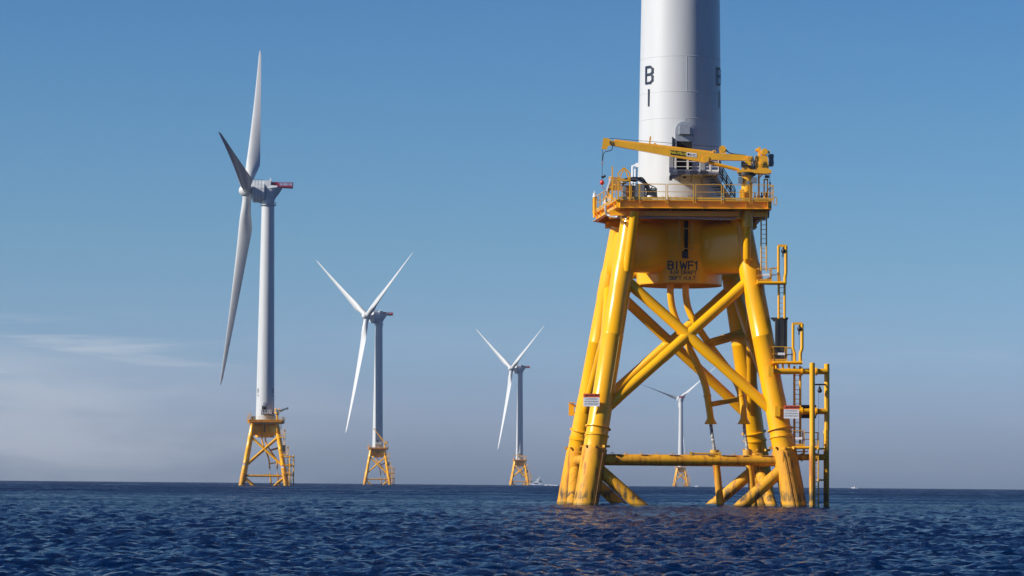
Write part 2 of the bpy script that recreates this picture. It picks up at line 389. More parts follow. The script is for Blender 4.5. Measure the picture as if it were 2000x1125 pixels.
def brace(p, q, r, name='diagonal_brace', collars=True):
    p = Vector(p); q = Vector(q); mb = MB(); Lg = (q-p).length
    if collars:
        n1 = 1.6/Lg; pts = [0, n1, n1+.02, .5-n1, .5-n1+.02, .5+n1-.02, .5+n1, 1-n1-.02, 1-n1, 1]
        rr = [r*1.06, r*1.06, r, r, r*1.06, r*1.06, r, r, r*1.06, r*1.06]
    else: pts = [0, 1]; rr = [r, r]
    mb.path([p.lerp(q, t) for t in pts], rr, 28)
    return J(mb, name)
for i in range(4):
    a, b = CORN[i], CORN[(i+1) % 4]
    brace(legp(a, 16.4), legp(b, 6.55), .375); brace(legp(b, 16.4), legp(a, 6.55), .375)
    hb = brace(legp(a, 3.32), legp(b, 3.32), .36, 'horizontal_brace', False)
    # walkway pipe, brackets and small eyes along the top of the front horizontal
    if i == 0:
        p, q = legp(a, 3.32), legp(b, 3.32); mb = MB()
        mb.path([p.lerp(q, .50)+Vector((0, -.1, .45)), p.lerp(q, .66)+Vector((0, -.1, .45))], .07, 8)
        for t in (.505, .655): mb.box(p.lerp(q, t)+Vector((0, -.1, .42)), (.2, .2, .3))
        J(mb, 'pipe_rack', YDK, hb)
        for t in (.10, .17, .25, .33, .41, .48, .73, .80, .87, .93):
            J(MB().path([p.lerp(q, t)+Vector((.1*math.cos(w*math.pi/6), -.08, .36+.12*math.sin(w*math.pi/6))) for w in range(7)], .025, 6), 'lifting_eye', YDK, hb)
        for t, w in ((.12, .9), (.265, .5), (.42, .7), (.61, .4), (.70, .9), (.79, .35), (.90, .8)):
            J(MB().box(p.lerp(q, t)+Vector((0, -.22, .315)), (w, .16, .05)), 'rusty_bracket', RST, hb, smooth=False)
    for s, e in ((a, b), (b, a)):
        p = legp(s, 3.0); q = legp(e, -11.2); t = (p.z+4)/(p.z-q.z)
        brace(p, p.lerp(q, t), .43, 'lower_brace', False)

# column, its bottom ring and the four rounded arms that run out to the legs
mb = MB().lathe(T1, [(2.9, 16.15), (3.13, 16.15), (3.13, 18.98), (3.14, 19.0), (3.13, 19.02), (3.13, 21.15)], 72)
col = J(mb, 'transition_column')
J(MB().lathe(T1, [(3.12, 16.10), (3.12, 16.14)], 72), 'bottom_plate', YMT, col)
for c in CORN:
    mb = MB(); top = legp(c, 18.7); st = T1 + Vector((0, 0, 18.68)); d = top-st; d.z = 0; Lg = d.length; d.normalize(); u = d.cross(Vector((0, 0, 1)))
    vs = []; n = 36; rings = [(1.2, 1.24), (2.4, 1.24), (3.2, 1.22), (4.0, 1.10), (Lg-.55, .86), (Lg, .74)]
    for dist, wd in rings:
        for k in range(n):
            an = 2*math.pi*k/n; cx, cz = math.cos(an), math.sin(an)
            cx = math.copysign(abs(cx)**.75, cx); cz = math.copysign(abs(cz)**.62, cz)
            zc = 18.68; vs.append(st + d*dist + u*cx*wd + Vector((legp(c, zc+cz*1.9).x-legp(c, zc).x if dist > Lg-.3 else 0, 0, cz*1.88)))
    fs = [(i*n+k, i*n+(k+1) % n, (i+1)*n+(k+1) % n, (i+1)*n+k) for i in range(len(rings)-1) for k in range(n)]
    fs += [tuple(range(n)), tuple((len(rings)-1)*n+k for k in range(n))]
    mb.add(vs, fs); J(mb, 'column_arm', angle=50)
# short secondary strut from front-left leg to the deck
J(MB().path([legp((-1, -1), 16.8)+Vector((.30, -.55, 0)), at(1240, 412, 213.6)], .33, 20), 'deck_strut')
J(MB().path([legp((-1, 1), 17.0)+Vector((.3, .4, 0)), T1+Vector((-3.2, 5.3, 20.9))], .33, 20), 'deck_strut')
J(MB().path([at(1459, 512, 214.9), at(1459, 505, 214.7), at(1459, 445, 214.4), at(1459, 444, 214.4), at(1459, 407, 214.4)], [.2, .28, .28, .40, .40], 24), 'crane_post')

# lettering on the column ------------------------------------------------
GLY = {'B': [[(0, 0), (0, 1), (.42, 1), (.6, .86), (.6, .64), (.45, .53), (.6, .4), (.6, .14), (.42, 0), (0, 0)], [(0, .53), (.45, .53)]],
 '1': [[(.3, 0), (.3, 1), (.12, .86)]], 'I': [[(.3, 0), (.3, 1)]], 'W': [[(0, 1), (.18, 0), (.4, .78), (.62, 0), (.8, 1)]], 'F': [[(0, 0), (0, 1), (.6, 1)], [(0, .53), (.5, .53)]],
 'A': [[(0, 0), (.26, 1), (.34, 1), (.6, 0)], [(.1, .34), (.5, .34)]], 'R': [[(0, 0), (0, 1), (.45, 1), (.6, .85), (.6, .62), (.45, .48), (0, .48)], [(.35, .48), (.6, 0)]],
 'D': [[(0, 0), (0, 1), (.4, 1), (.6, .8), (.6, .2), (.4, 0), (0, 0)]], 'T': [[(.3, 0), (.3, 1)], [(0, 1), (.6, 1)]],
 '9': [[(0, 0), (.45, 0), (.6, .15), (.6, .85), (.45, 1), (.15, 1), (0, .85), (0, .6), (.15, .47), (.6, .47)]],
 '6': [[(.6, 1), (.15, 1), (0, .85), (0, .15), (.15, 0), (.45, 0), (.6, .15), (.6, .4), (.45, .53), (0, .53)]],
 'H': [[(0, 0), (0, 1)], [(.6, 0), (.6, 1)], [(0, .5), (.6, .5)]], '.': [[(.1, 0), (.1, .02)]], ' ': [],
 '2': [[(0, .82), (.15, 1), (.45, 1), (.6, .85), (.6, .62), (0, 0), (.6, 0)]]}
def glyph_w(ch): return {'W': .8, '.': .2, 'I': .42, '1': .42, ' ': .35}.get(ch, .6)
def letter_mesh(mb, text, height, w, fn, cx=0, z0=0, gap=.22, xs=1.0):
    """strokes of width w; fn(u, v, depth) -> world"""
    tot = sum(glyph_w(c)+gap for c in text)-gap; x = -tot/2; lay = 0
    for ch in text:
        off = -.09 if ch in 'I1' else 0
        for pl in GLY[ch]:
            for (a, b) in zip(pl[:-1], pl[1:]):
                a = Vector(((x+a[0]+off)*height*xs+cx, z0+a[1]*height)); b = Vector(((x+b[0]+off)*height*xs+cx, z0+b[1]*height)); d = b-a
                ln = d.length; d = d/ln if ln else Vector((0, 1)); n = Vector((-d.y, d.x)); a = a-d*w*.48; b = b+d*w*.48
                k = max(1, int((b-a).length/.15)); lay += 1; dep = .006+.0015*(lay % 7); vs = []
                for j in range(k+1):
                    q = a.lerp(b, j/k); vs += [fn(*(q+n*w/2), dep), fn(*(q-n*w/2), dep)]
                mb.add(vs, [(2*j, 2*j+1, 2*j+3, 2*j+2) for j in range(k)])
        x += glyph_w(ch)+gap
def wrap(c, r, az, zr=lambda z: 0):    # az measured from the direction towards the viewer, positive to the right
    def fn(u, v, dep):
        a = az+u/r; rr = r+dep+zr(v); return Vector((c.x+math.sin(a)*rr, c.y-math.cos(a)*rr, v))
    return fn
azc = math.atan2(T1.x, T1.y)
mb = MB(); fn = wrap(T1, 3.13, R(2.5)-azc*0)
letter_mesh(mb, 'BIWF1', .54, .105, fn, 0, 17.12, .24, 1.08)
letter_mesh(mb, 'AIR DRAFT', .24, .05, fn, 0, 16.76, .26, 1.14)
letter_mesh(mb, '96FT H.A.T.', .25, .05, fn, 0, 16.35, .22, 1.10)
J(mb, 'air_draft_lettering', NAV, smooth=False)

# J-tubes, cables and lower guide pipes ------------------------------------
def smooth_path(pts, n=6):
    pts = [Vector(p) for p in pts]; P = [pts[0]]+pts+[pts[-1]]; o = []
    for i in range(1, len(P)-2):
        for k in range(n):
            t = k/n; a, b, c_, d = P[i-1], P[i], P[i+1], P[i+2]
            o.append(.5*((2*b)+(c_-a)*t+(2*a-5*b+4*c_-d)*t*t+(3*b-a-3*c_+d)*t**3))
    return o+[pts[-1]]
for px, low, (bx, by), Yb in (
    ([(1309, 552), (1310, 580), (1315, 608), (1327, 640), (1345, 678), (1364, 716), (1378, 755), (1384, 790), (1388, 818)], [(1396, 880), (1402, 935), (1409, 1006)], (1388, 826), 216.0),
    ([(1339, 552), (1340, 580), (1347, 610), (1364, 640), (1391, 680), (1420, 718), (1442, 755), (1450, 790), (1453, 818)], [(1460, 880), (1467, 935), (1474, 1006)], (1453, 826), 216.8)):
    ys = [218.2]*3 + [218.0+(Yb-218.0)*k/5 for k in range(len(px)-3)]
    pts = smooth_path([at(x, y, Y) for (x, y), Y in zip(px, ys)])
    jt = J(MB().path(pts, .25, 20), 'cable_tube')
    e = pts[-1]; J(MB().lathe(e, [(.25, .1), (.27, .0), (.46, -.36), (.44, -.38), (.2, -.30)], 24), 'bell_mouth', YEL, jt)
    for f in (.45, .62, .8):
        q = pts[int(f*len(pts))]; t = (pts[int(f*len(pts))+1]-q).normalized(); J(MB().lathe(q, [(.25, -.05), (.29, -.04), (.29, .04), (.25, .05)], 20, True, t), 'tube_collar', YEL, jt)
    lw = [at(x, y, Yb-1.0) for x, y in low]
    J(MB().path([e+Vector((0, 0, -.25)), e.lerp(lw[0], .5)+Vector((-.04, 0, -.1)), lw[0]+Vector((0, 0, -.1))], .12, 10), 'power_cable', CHN, jt)
    J(MB().path(lw, .26, 20), 'guide_pipe', YEL, jt); J(MB().lathe(lw[0], [(.26, -.9), (.33, -.9), (.33, .05), (.2, .05)], 20), 'guide_collar', YDK, jt)
for a, b in (((1383, 668, 217.0), (1446, 648, 224.5)), ((1388, 673, 217.2), (1452, 655, 224.5)), ((1388, 790, 216.2), (1450, 778, 222.0))):
    J(MB().path([at(*a), at(*b)], .19, 16), 'tube_support', YMT)

# ------------------------------------------------------------------ deck
DZ = 21.80
DP = [(-4.9, -7.0), (6.18, -7.0), (6.18, 5.8), (-5.2, 6.6), (-6.25, 4.5)]
DW = [T1+Vector((x, y, 0)) for x, y in DP]
mb = MB().prism([p+Vector((0, 0, DZ-.06)) for p in DW], (0, 0, .06)); deck = J(mb, 'deck_plate', YDK, smooth=False)
for i in range(5):
    a, b = DW[i], DW[(i+1) % 5]; nrm = (b-a).normalized().cross(Vector((0, 0, 1))); mb = MB()
    a0 = a - nrm*.17; b0 = b - nrm*.17; wi = nrm*-.12
    mb.bar(a0+wi+Vector((0, 0, DZ-.335)), b0+wi+Vector((0, 0, DZ-.335)), .03, .51)      # web
    mb.bar(a0+Vector((0, 0, DZ-.078)), b0+Vector((0, 0, DZ-.078)), .34, .03); mb.bar(a0+Vector((0, 0, DZ-.605)), b0+Vector((0, 0, DZ-.605)), .34, .035)
    n = max(2, int((b-a).length/1.6))
    for k in range(1, n):
        if k in (1, 2, n-1): mb.bar(a0.lerp(b0, k/n)+nrm*.06+Vector((0, 0, DZ-.585)), a0.lerp(b0, k/n)+nrm*.06+Vector((0, 0, DZ-.095)), .02, .11, nrm)
    J(mb, 'edge_beam', YEL, smooth=False)
for x in (-3.9, 3.9):
    mb = MB(); y0, y1 = -6.3, 5.6
    mb.box(T1+Vector((x, (y0+y1)/2, DZ-.93)), (.05, y1-y0, .5)); mb.box(T1+Vector((x, (y0+y1)/2, DZ-1.2)), (.4, y1-y0, .04)); mb.box(T1+Vector((x, (y0+y1)/2, DZ-.66)), (.4, y1-y0, .04))
    J(mb, 'floor_girder', YEL, smooth=False)
for y in (-5.6, -3.6, 3.9, 5.2):
    mb = MB(); x0, x1 = -5.3, 6.0
    mb.box(T1+Vector(((x0+x1)/2, y, DZ-.86)), (x1-x0, .05, .34)); mb.box(T1+Vector(((x0+x1)/2, y, DZ-1.05)), (x1-x0, .34, .04))
    J(mb, 'floor_girder', YEL, smooth=False)
def rail_panel(mb, a, b, h=1.08, kick=True, r=.026, mid=1, low=0.0):
    a = Vector(a); b = Vector(b); U = Vector((0, 0, 1))
    mb.bar(a-U*low, a+U*h, .055, .055); mb.bar(b-U*low, b+U*h, .055, .055)
    mb.bar(a+U*h, b+U*h, .05, .05)
    for k in range(mid): q = h*(k+1)/(mid+1); mb.bar(a+U*q, b+U*q, .035, .035)
    if kick: mb.bar(a+U*.09, b+U*.09, .015, .13)
def z(v, h): return Vector((v.x, v.y, h))
for i in range(5):
    a, b = z(DW[i], DZ+.002), z(DW[(i+1) % 5], DZ+.002); d = (b-a); Lg = d.length; d.normalize(); nrm = d.cross(Vector((0, 0, 1)))
    if i == 0:
        xs = [(1206.5, 1229.5), (1233, 1248), (1249.5, 1300.5), (1304, 1354.5), (1358.5, 1409), (1413, 1464.5), (1469, 1510.5)]
        segs = [((at(p, 390, 213).x-a.x)/Lg, (at(q, 390, 213).x-a.x)/Lg) for p, q in xs]
    else:
        n = max(1, round(Lg/1.9)); segs = [(k/n+.01, (k+1)/n-.01) for k in range(n)]
    for s0, s1 in segs:
        mb = MB(); lowv = .30 if i == 0 and s0 > .15 else .0
        rail_panel(mb, a+d*Lg*s0+nrm*.02, a+d*Lg*s1+nrm*.02, low=lowv); J(mb, 'railing_panel', YDK, smooth=False)
# A-shaped lifting frame, tall post and gate loop on the deck edge
mb = MB(); Y = 212.8
for a, b in (((1207.5, 389), (1207.5, 338)), ((1207.5, 338), (1219, 327.5)), ((1219, 327.5), (1230, 338)), ((1230, 338), (1230, 389)), ((1219.5, 328), (1208, 352)), ((1219.5, 328), (1229, 352)), ((1207.5, 352), (1230, 352))):
    mb.bar(at(*a, Y), at(*b, Y), .09, .09, (0, 1, 0))
J(mb, 'gate_frame', YEL, smooth=False)
mb = MB(); mb.bar(at(1196, 391, 214), at(1196, 325, 214), .1, .1); mb.bar(at(1190, 391, 216), at(1190, 345, 216), .07, .07); mb.bar(at(1190, 346, 216), at(1196, 346, 214), .06, .06); J(mb, 'corner_post', YEL, smooth=False)
mb = MB().path([at(1512, 385, 213), at(1516, 386, 213), at(1517, 399, 213), at(1512, 400, 213)], .04, 8); J(mb, 'edge_handle', YDK)
# tray of grey conduit slung below the deck
mb = MB(); P = smooth_path([at(1183, 401, 216), at(1183, 412, 216), at(1188, 420, 216), at(1200, 423, 215.5), at(1215, 424, 214.6), at(1330, 425, 214.6), at(1425, 427, 214.6), at(1443, 421, 214.6), at(1450, 410, 214.6)])
mb.path(P, .10, 10); J(mb, 'conduit', GRS)
for x in (1310, 1326, 1372, 1402): J(MB().bar(at(x, 405, 214.6), at(x, 429, 214.6), .09, .05), 'conduit_hanger', YDK, smooth=False)
mb = MB()
for k, y in enumerate((420, 424, 428)): mb.path([at(1470, y, 216+k*.2), at(1494, y, 216+k*.2), at(1501, y-3, 216+k*.2), at(1502, 410, 216+k*.2)], .05, 8)
J(mb, 'pipe_bundle', BKP)
# inspection cage and dark cable slot on the front of the column
mb = MB(); Y = 216.2
for x in (1326.5, 1352): mb.bar(at(x, 412, Y), at(x, 487, Y), .07, .07)
for y in (429, 446.5, 485.5): mb.bar(at(1325, y, Y), at(1354, y, Y), .06, .06)
J(mb, 'cage_frame', YDK, smooth=False)
mb = MB(); mb.box((at(1340, 466, 216.55)), (.28, .16, 2.6)); J(mb, 'cable_slot', DRK, smooth=False)
mb = MB(); mb.box(at(1339, 497, 216.4), (.36, .2, .42)); mb.tube(at(1334.5, 490, 216.3), at(1334.5, 503, 216.3), .09, n=12); mb.box(at(1339, 503.5, 216.3), (.45, .3, .05)); J(mb, 'cable_clamp', BKP)
# small truss bracket beside the front-left leg top
mb = MB(); Y = 213.9
for a, b in (((1213, 427), (1231, 430)), ((1213, 437), (1229, 441)), ((1213, 427), (1222, 440)), ((1222, 440), (1231, 430)), ((1213, 437), (1222, 428)), ((1213, 410), (1213, 438))): mb.bar(at(*a, Y), at(*b, Y), .06, .06, (0, 1, 0))
J(mb, 'truss_bracket', YDK, smooth=False)
mb = MB(); mb.box(at(1116, 800, 227.3), (.40, .5, .92)); mb.tube(at(1118, 793, 227.3), at(1128, 793, 227.3), .07, n=10); mb.tube(at(1118, 806, 227.3), at(1128, 806, 227.3), .07, n=10); mb.bar(at(1110, 786, 227.1), at(1124, 786, 227.1), .6, .05)
J(mb, 'sign_bracket', YEL, smooth=False)

# ------------------------------------------------------------------ boat landing and the climb beside the front-right leg
BL = []
def bl(mb, name, m=YEL, par=None, **k): return J(mb, name, m, par, **k)
post1 = bl(MB().path([at(1586, 1012, 212.2), at(1586, 872, 212.2), at(1586.5, 870, 212.2), at(1586.5, 709, 212.2), at(1586.5, 708.4, 212.2)], [.20, .20, .19, .19, .15], 24), 'fender_post')
post2 = bl(MB().path([at(1614, 1012, 214.0), at(1614, 842, 214.0), at(1615, 838, 214.0), at(1615, 711, 214.0), at(1615, 710.4, 214.0)], [.20, .20, .19, .19, .15], 24), 'fender_post')
for y, x0 in ((725.5, 1506), (803.5, 1519), (893, 1534)):
    st = MB().tube(at(x0, y, 213.3), at(1615, y, 213.9), .205 if y < 890 else .22, n=24); a = bl(st, 'standoff_pipe')
    mb = MB()
    for xx in (1566, 1594): mb.lathe(at(xx, y, 213.65), [(.2, -.06), (.29, -.06), (.29, .06), (.2, .06)], 24, True, (1, 0, 0))
    bl(mb, 'pipe_flange', YEL, a)
    mb = MB(); mb.box(at(x0-1, y, 213.0), (.36, .55, .72)); bl(mb, 'pad_plate', YEL, a)
bl(MB().tube(at(1588, 751, 213), at(1613, 751, 213.9), .06, n=10), 'spreader_bar', RST)
bl(MB().tube(at(1597, 876.5, 213), at(1611, 876.5, 213.9), .07, n=10), 'spreader_bar', YDK)
bl(MB().tube(at(1597, 937.5, 213), at(1611, 937.5, 213.9), .07, n=10), 'spreader_bar', YDK)
def ladder(x0, x1, y0, y1, Y, r=.045, rung=.32, name='ladder', thick=None, m=YDK):
    mb = MB(); a0, b0, a1, b1 = at(x0, y0, Y), at(x1, y0, Y), at(x0, y1, Y), at(x1, y1, Y)
    mb.path([a0, a1], thick or r, 12); mb.path([b0, b1], thick or r, 12)
    n = int((a0-a1).length/rung)
    for k in range(1, n): mb.path([a0.lerp(a1, k/n), b0.lerp(b1, k/n)], .024, 6)
    return bl(mb, name, m)
ladder(1486.5, 1497, 412, 530, 214.6, .05)
ladder(1521, 1532.5, 552, 622, 214.0, thick=.085, m=YEL)
ladder(1551.5, 1563, 715, 872, 214.6, thick=.085, m=YEL)
ladder(1591.5, 1598.5, 860, 1004, 213.4, thick=.05)
# hooped guard that climbs the second fender post near the splash zone
mb = MB()
for k in range(26):
    y = 861+k*5.6; mb.path([at(1611, y, 213.7), at(1613, y+3, 213.6), at(1617, y+2, 213.65)], .022, 6)
bl(mb, 'post_rung', RST, post2)
mb = MB()
for x in (1589, 1590.5): mb.bar(at(x, 868, 212.4), at(x, 1004, 212.4), .05, .05)
bl(mb, 'rubbing_strip', BLK, post1)
def rest_platform(x0, x1, y, Y, dep=1.4, x2=None, hgt=1.0):
    mb = MB(); a = at(x0, y, Y); b = at(x2 or x1, y, Y)
    mb.box(((a.x+b.x)/2, Y+dep/2, a.z-.09), (b.x-a.x, dep, .16)); mb.tube(a+Vector((.0, -.06, -.12)), b+Vector((0, -.06, -.12)), .11, n=12)
    p = bl(mb, 'rest_platform'); c = at(x1, y, Y); g = MB(); zr = a.z+.0
    A, B = Vector((a.x+.05, Y+.05, zr)), Vector((c.x, Y+.05, zr)); A2, B2 = A+Vector((0, dep-.1, 0)), B+Vector((0, dep-.1, 0))
    for s, e in ((A, B), (A, A2), (A2, B2)): rail_panel(g, s, e, hgt, True, mid=1)
    bl(g, 'guard_rail', YDK, p, smooth=False)
    s = MB(); s.box((A.x*.42+B.x*.58, Y-.02, zr+hgt*.5), ((c.x-a.x)*.5, .05, .17)); bl(s, 'white_plate', SWH, p, smooth=False)
    return p
p1 = rest_platform(1480, 1507, 549, 213.6, x2=1534, hgt=.92)
J(MB().prism([at(1474, 550, 213.7), at(1507, 541, 213.7), at(1508, 555, 213.7), at(1482, 556, 213.7)], (0, .12, 0)), 'bracket_plate', YEL, p1, smooth=False)
p2 = rest_platform(1510, 1537, 705, 213.4, x2=1567, hgt=1.02)
p3 = rest_platform(1544, 1571, 871, 213.2, x2=1599, hgt=1.10)
for x in (1516, 1529, 1541): bl(MB().tube(at(x, 708, 213.5), at(x, 722, 213.5), .08, n=10), 'support_leg', YEL, p2)
for x in (1548, 1570): bl(MB().tube(at(x, 874, 213.4), at(x, 890, 213.4), .08, n=10), 'support_leg', YEL, p3)
mb = MB(); mb.tube(at(1548, 882, 213.4), at(1578, 882, 213.4), .04, n=8); mb.tube(at(1536, 850, 213.3), at(1546, 850, 213.3), .05, n=8)
bl(mb, 'cross_tube', YEL, p3)
for x0, x1, y, Y, par in ((1507, 1521, 549, 213.9, p1), (1533, 1549, 705, 213.8, p2), (1571, 1599, 871, 213.8, p3)):
    a, b = at(x0, y, Y), at(x1, y, Y)
    for dy in (0, .9):
        mb = MB(); rail_panel(mb, a+Vector((0, dy, 0)), b+Vector((0, dy, 0)), .95, False, mid=1); bl(mb, 'side_rail', YDK, par, smooth=False)
def davit(x0, x1, yt, yb, ys, Y, par):
    mb = MB(); c = (x0+x1)/2; w = 5.5
    mb.path([at(c-w, ys, Y), at(c-w, yb+10, Y), at(x0, yb, Y), at(x0, yt, Y)], .095, 12); mb.path([at(c+w, ys, Y), at(c+w, yb+10, Y), at(x1, yb, Y), at(x1, yt, Y)], .115, 12)
    mb.bar(at(x0-1, yt, Y), at(x1+1, yt, Y), .17, .17); d = bl(mb, 'davit_frame', YEL, par)
    h = MB(); h.sphere(at(x1-4.5, yt+10, Y), .19, 12); h.tube(at(x1-4.5, yt+2, Y), at(x1-4.5, yt+8, Y), .05, n=8); h.tube(at(x1-6, yt+13, Y), at(x1-6, yt+22, Y), .05, n=8); bl(h, 'fall_arrester', BLK, par)
    l = MB(); l.tube(at(x1-6, yt+22, Y), at(x1-4, yb+30, Y), .012, n=5); bl(l, 'safety_line', BLK, par)
davit(1520.5, 1535, 480, 532, 556, 213.9, p1)
davit(1549, 1566.5, 632, 680, 712, 213.6, p2)
h = MB(); h.sphere(at(1601, 763, 213.6), .17, 12); h.box(at(1601, 758, 213.6), (.16, .16, .16)); h.tube(at(1601, 752, 213.6), at(1601, 758, 213.6), .03, n=6); bl(h, 'fall_arrester', BLK)
l = MB(); l.tube(at(1599, 764, 213.6), at(1599, 868, 213.6), .012, n=5); bl(l, 'safety_line', BLK)
# black ladder shield standing on the middle rest platform
sh = MB(); a, b = at(1514, 703, 214.2), at(1537, 703, 214.2); zt = at(1514, 625, 214.2).z
for k in range(4):
    s0 = a.lerp(b, k/4+.004); s1 = a.lerp(b, (k+1)/4-.004); sh.box(((s0.x+s1.x)/2, 214.2+.3*(k % 2)*.1, (a.z+zt)/2), (s1.x-s0.x, .55, zt-a.z))
sh.prism([at(1506, 620, 214.2), at(1540, 620, 214.2), at(1538, 626, 214.2), at(1513, 627, 214.2)], (0, .7, 0))
bl(sh, 'ladder_shield', BKP, p2, smooth=False)
mb = MB(); mb.box(at(1578, 804, 215.0), (1.15, .3, .95)); bl(mb, 'notice_board_back', BKP, smooth=False)
mb = MB(); mb.box(at(1556, 796, 214.3), (.6, .3, .3)); mb.box(at(1556, 812, 214.3), (.6, .3, .12)); bl(mb, 'board_bracket', YEL, smooth=False)

# ------------------------------------------------------------------ warning signs
def text_mesh(body, size, origin, normal_y=-1, m=LBK, name='lettering', parent=None, org=(0, 0, 0), rot=0., shear=0., bold=.0):
    cu = bpy.data.curves.new('t', 'FONT'); cu.body = body; cu.size = size; cu.align_x = 'CENTER'; cu.align_y = 'CENTER'; cu.offset = bold; cu.shear = shear; cu.resolution_u = 3
    to = bpy.data.objects.new('t', cu); C.collection.objects.link(to); bpy.context.view_layer.update()
    me = bpy.data.meshes.new_from_object(to.evaluated_get(bpy.context.evaluated_depsgraph_get())); bpy.data.objects.remove(to); bpy.data.curves.remove(cu)
    M4 = Matrix.Translation(Vector(origin)-Vector(org)) @ Matrix.Rotation(rot, 4, 'Y') @ Matrix.Rotation(math.pi/2, 4, 'X')
    me.transform(M4); me.name = name; me.materials.clear(); me.materials.append(m)
    o = bpy.data.objects.new(name, me); C.collection.objects.link(o); o.parent = parent; return o
def warning_sign(x0, x1, y0, y1, Y, label, detail=True):
    a, b = at(x0, y0, Y), at(x1, y1, Y); cx = (a.x+b.x)/2; w = abs(b.x-a.x); h = a.z-b.z; base = Vector((cx, Y, b.z))
    r = empty('warning_sign', base, label, 'sign', 'orange and white warning signs')
    MB().box((cx, Y, b.z+h*.35), (w, .03, h*.70)).build('white_panel', SWH, r, base, False)
    MB().box((cx, Y, b.z+h*.85), (w, .034, h*.295)).build('orange_panel', SRD, r, base, False)
    if detail:
        text_mesh('WARNING', h*.215, (cx+w*.11, Y-.022, b.z+h*.85), name='warning_lettering', parent=r, org=base, bold=h*.006)
        for k, s in enumerate(('NO MOORING', 'NO ANCHORING', 'NO TRESPASSING')):
            text_mesh(s, h*.13, (cx, Y-.021, b.z+h*(.57-.19*k)), name='notice_lettering', parent=r, org=base)
        t = MB(); q = Vector((cx-w*.345, Y-.020, b.z+h*.76)); s = h*.17
        t.add([q+Vector((-s*.62, 0, 0)), q+Vector((s*.62, 0, 0)), q+Vector((0, 0, s*1.05))], [(0, 1, 2)]); t.build('hazard_triangle', LBK, r, base, False)
        t = MB(); t.add([q+Vector((-.014, -.003, .09)), q+Vector((.014, -.003, .09)), q+Vector((.02, -.003, .17)), q+Vector((-.02, -.003, .17))], [(0, 1, 2, 3)])
        t.add([q+Vector((-.014, -.003, .035)), q+Vector((.014, -.003, .035)), q+Vector((.014, -.003, .06)), q+Vector((-.014, -.003, .06))], [(0, 1, 2, 3)]); t.build('exclamation_mark', SRD, r, base, False)
        t = MB()
        for dx in (-.3, .3): t.bar((cx+w*dx, Y+.03, b.z+h*.5), (cx+w*dx, Y+.32, b.z+h*.5), .05, .05)
        t.build('mount', YDK, r, base, False)
    return r
warning_sign(1139.5, 1171, 768.5, 794, 212.2, 'warning sign on the front-left leg of the near foundation')
warning_sign(1531, 1560.5, 791.5, 817.5, 212.4, 'warning sign on the boat landing pipe beside the right leg of the near foundation')
# a back-side twin turned away from the viewer
# ------------------------------------------------------------------ wind turbine tower
def tower_r(zz): return 3.07 - (3.07-2.12)*max(0, (zz-24))/70.0
WG = 'white offshore wind turbines'
def make_tower(parent, org, near=True, top=93.9):
    mb = MB(); zs = [21.8, 22.05, 22.07]+[24, 30, 40, 50, 60, 70, 80, 90, top]
    prof = [(3.28, 21.8), (3.28, 22.02), (3.07, 22.05)] + [(tower_r(q), q) for q in (22.6, 24, 28, 32, 36, 40, 50, 60, 70, 80, 90, top)]
    mb.lathe((org.x, org.y, 0), prof, 96); return mb.build('tower', WHT, parent, org)
WT = empty('wind_turbine', T1, 'huge white tower marked B 1 rising out of the top of the photo', 'wind turbine', WG)
tower = make_tower(WT, T1)
def WTp(mb, name, m, par=None, **k): return mb.build(name, m, par or WT, T1, **k)
WTp(MB().tube((T1.x+math.sin(.10)*(tower_r(30.1)-.005), T1.y-math.cos(.10)*(tower_r(30.1)-.005), 30.1), (T1.x+math.sin(.10)*(tower_r(32.7)-.005), T1.y-math.cos(.10)*(tower_r(32.7)-.005), 32.7), .02, n=6), 'weld_seam', WHT)
for zz in (28.14, 30.09, 32.69):
    r_ = tower_r(zz); WTp(MB().lathe((T1.x, T1.y, zz), [(r_-.05, -.03), (r_+.004, -.022), (r_+.014, 0), (r_+.004, .022), (r_-.05, .03)], 96, False), 'weld_seam', WHT, angle=180)
mb = MB()
for k in range(40):
    an = k*2*math.pi/40; q = Vector((T1.x+3.16*math.cos(an), T1.y+3.16*math.sin(an), 22.02)); mb.tube(q, q+Vector((0, 0, .45)), .025, n=6)
WTp(mb, 'flange_bolt', YDK)
def tz(y, Y=217.2): return at(1328, y, Y).z
for az, par in ((-52.5, 0), (68, 0)):
    mb = MB(); fn = wrap(T1, 3.03, R(az)); letter_mesh(mb, 'B', 1.18, .16, fn, 0, tz(159), .2, 1.02)
    WTp(mb, 'letter_b', NAV, smooth=False); mb = MB()
    letter_mesh(mb, 'I', 1.12, .16, fn, 0, tz(203), .2, 1.0); WTp(mb, 'numeral_one', NAV, smooth=False)
# door hatch on the tower, facing the viewer --------------------------------
AZD = R(3.0)
def dp(u, v, d):       # u sideways, v height, d outwards from the tower skin
    q = Vector((T1.x+math.sin(AZD)*(3.0+d), T1.y-math.cos(AZD)*(3.0+d), v)); return q+Vector((math.cos(AZD), math.sin(AZD), 0))*u
zb, zt_, zo = tz(342), tz(238), tz(277)
def arch(w, z0, z1, n=14):
    o = [(-w, z0), (w, z0)]; zc = z1-w
    return o+[(w*math.cos(math.pi*k/n), zc+w*math.sin(math.pi*k/n)) for k in range(n+1)]
mb = MB(); oa = arch(.68, zb, zt_)
mb.prism([dp(u, v, -.45) for u, v in oa], dp(0, 0, .16)-dp(0, 0, -.45)); WTp(mb, 'door_frame', GRS, angle=30)
mb = MB(); oa = arch(.58, zb+.1, zt_-.12); mb.prism([dp(u, v, .16) for u, v in oa], dp(0, 0, .19)-dp(0, 0, .16)); hatch = WTp(mb, 'hatch_panel', GRS, angle=30)
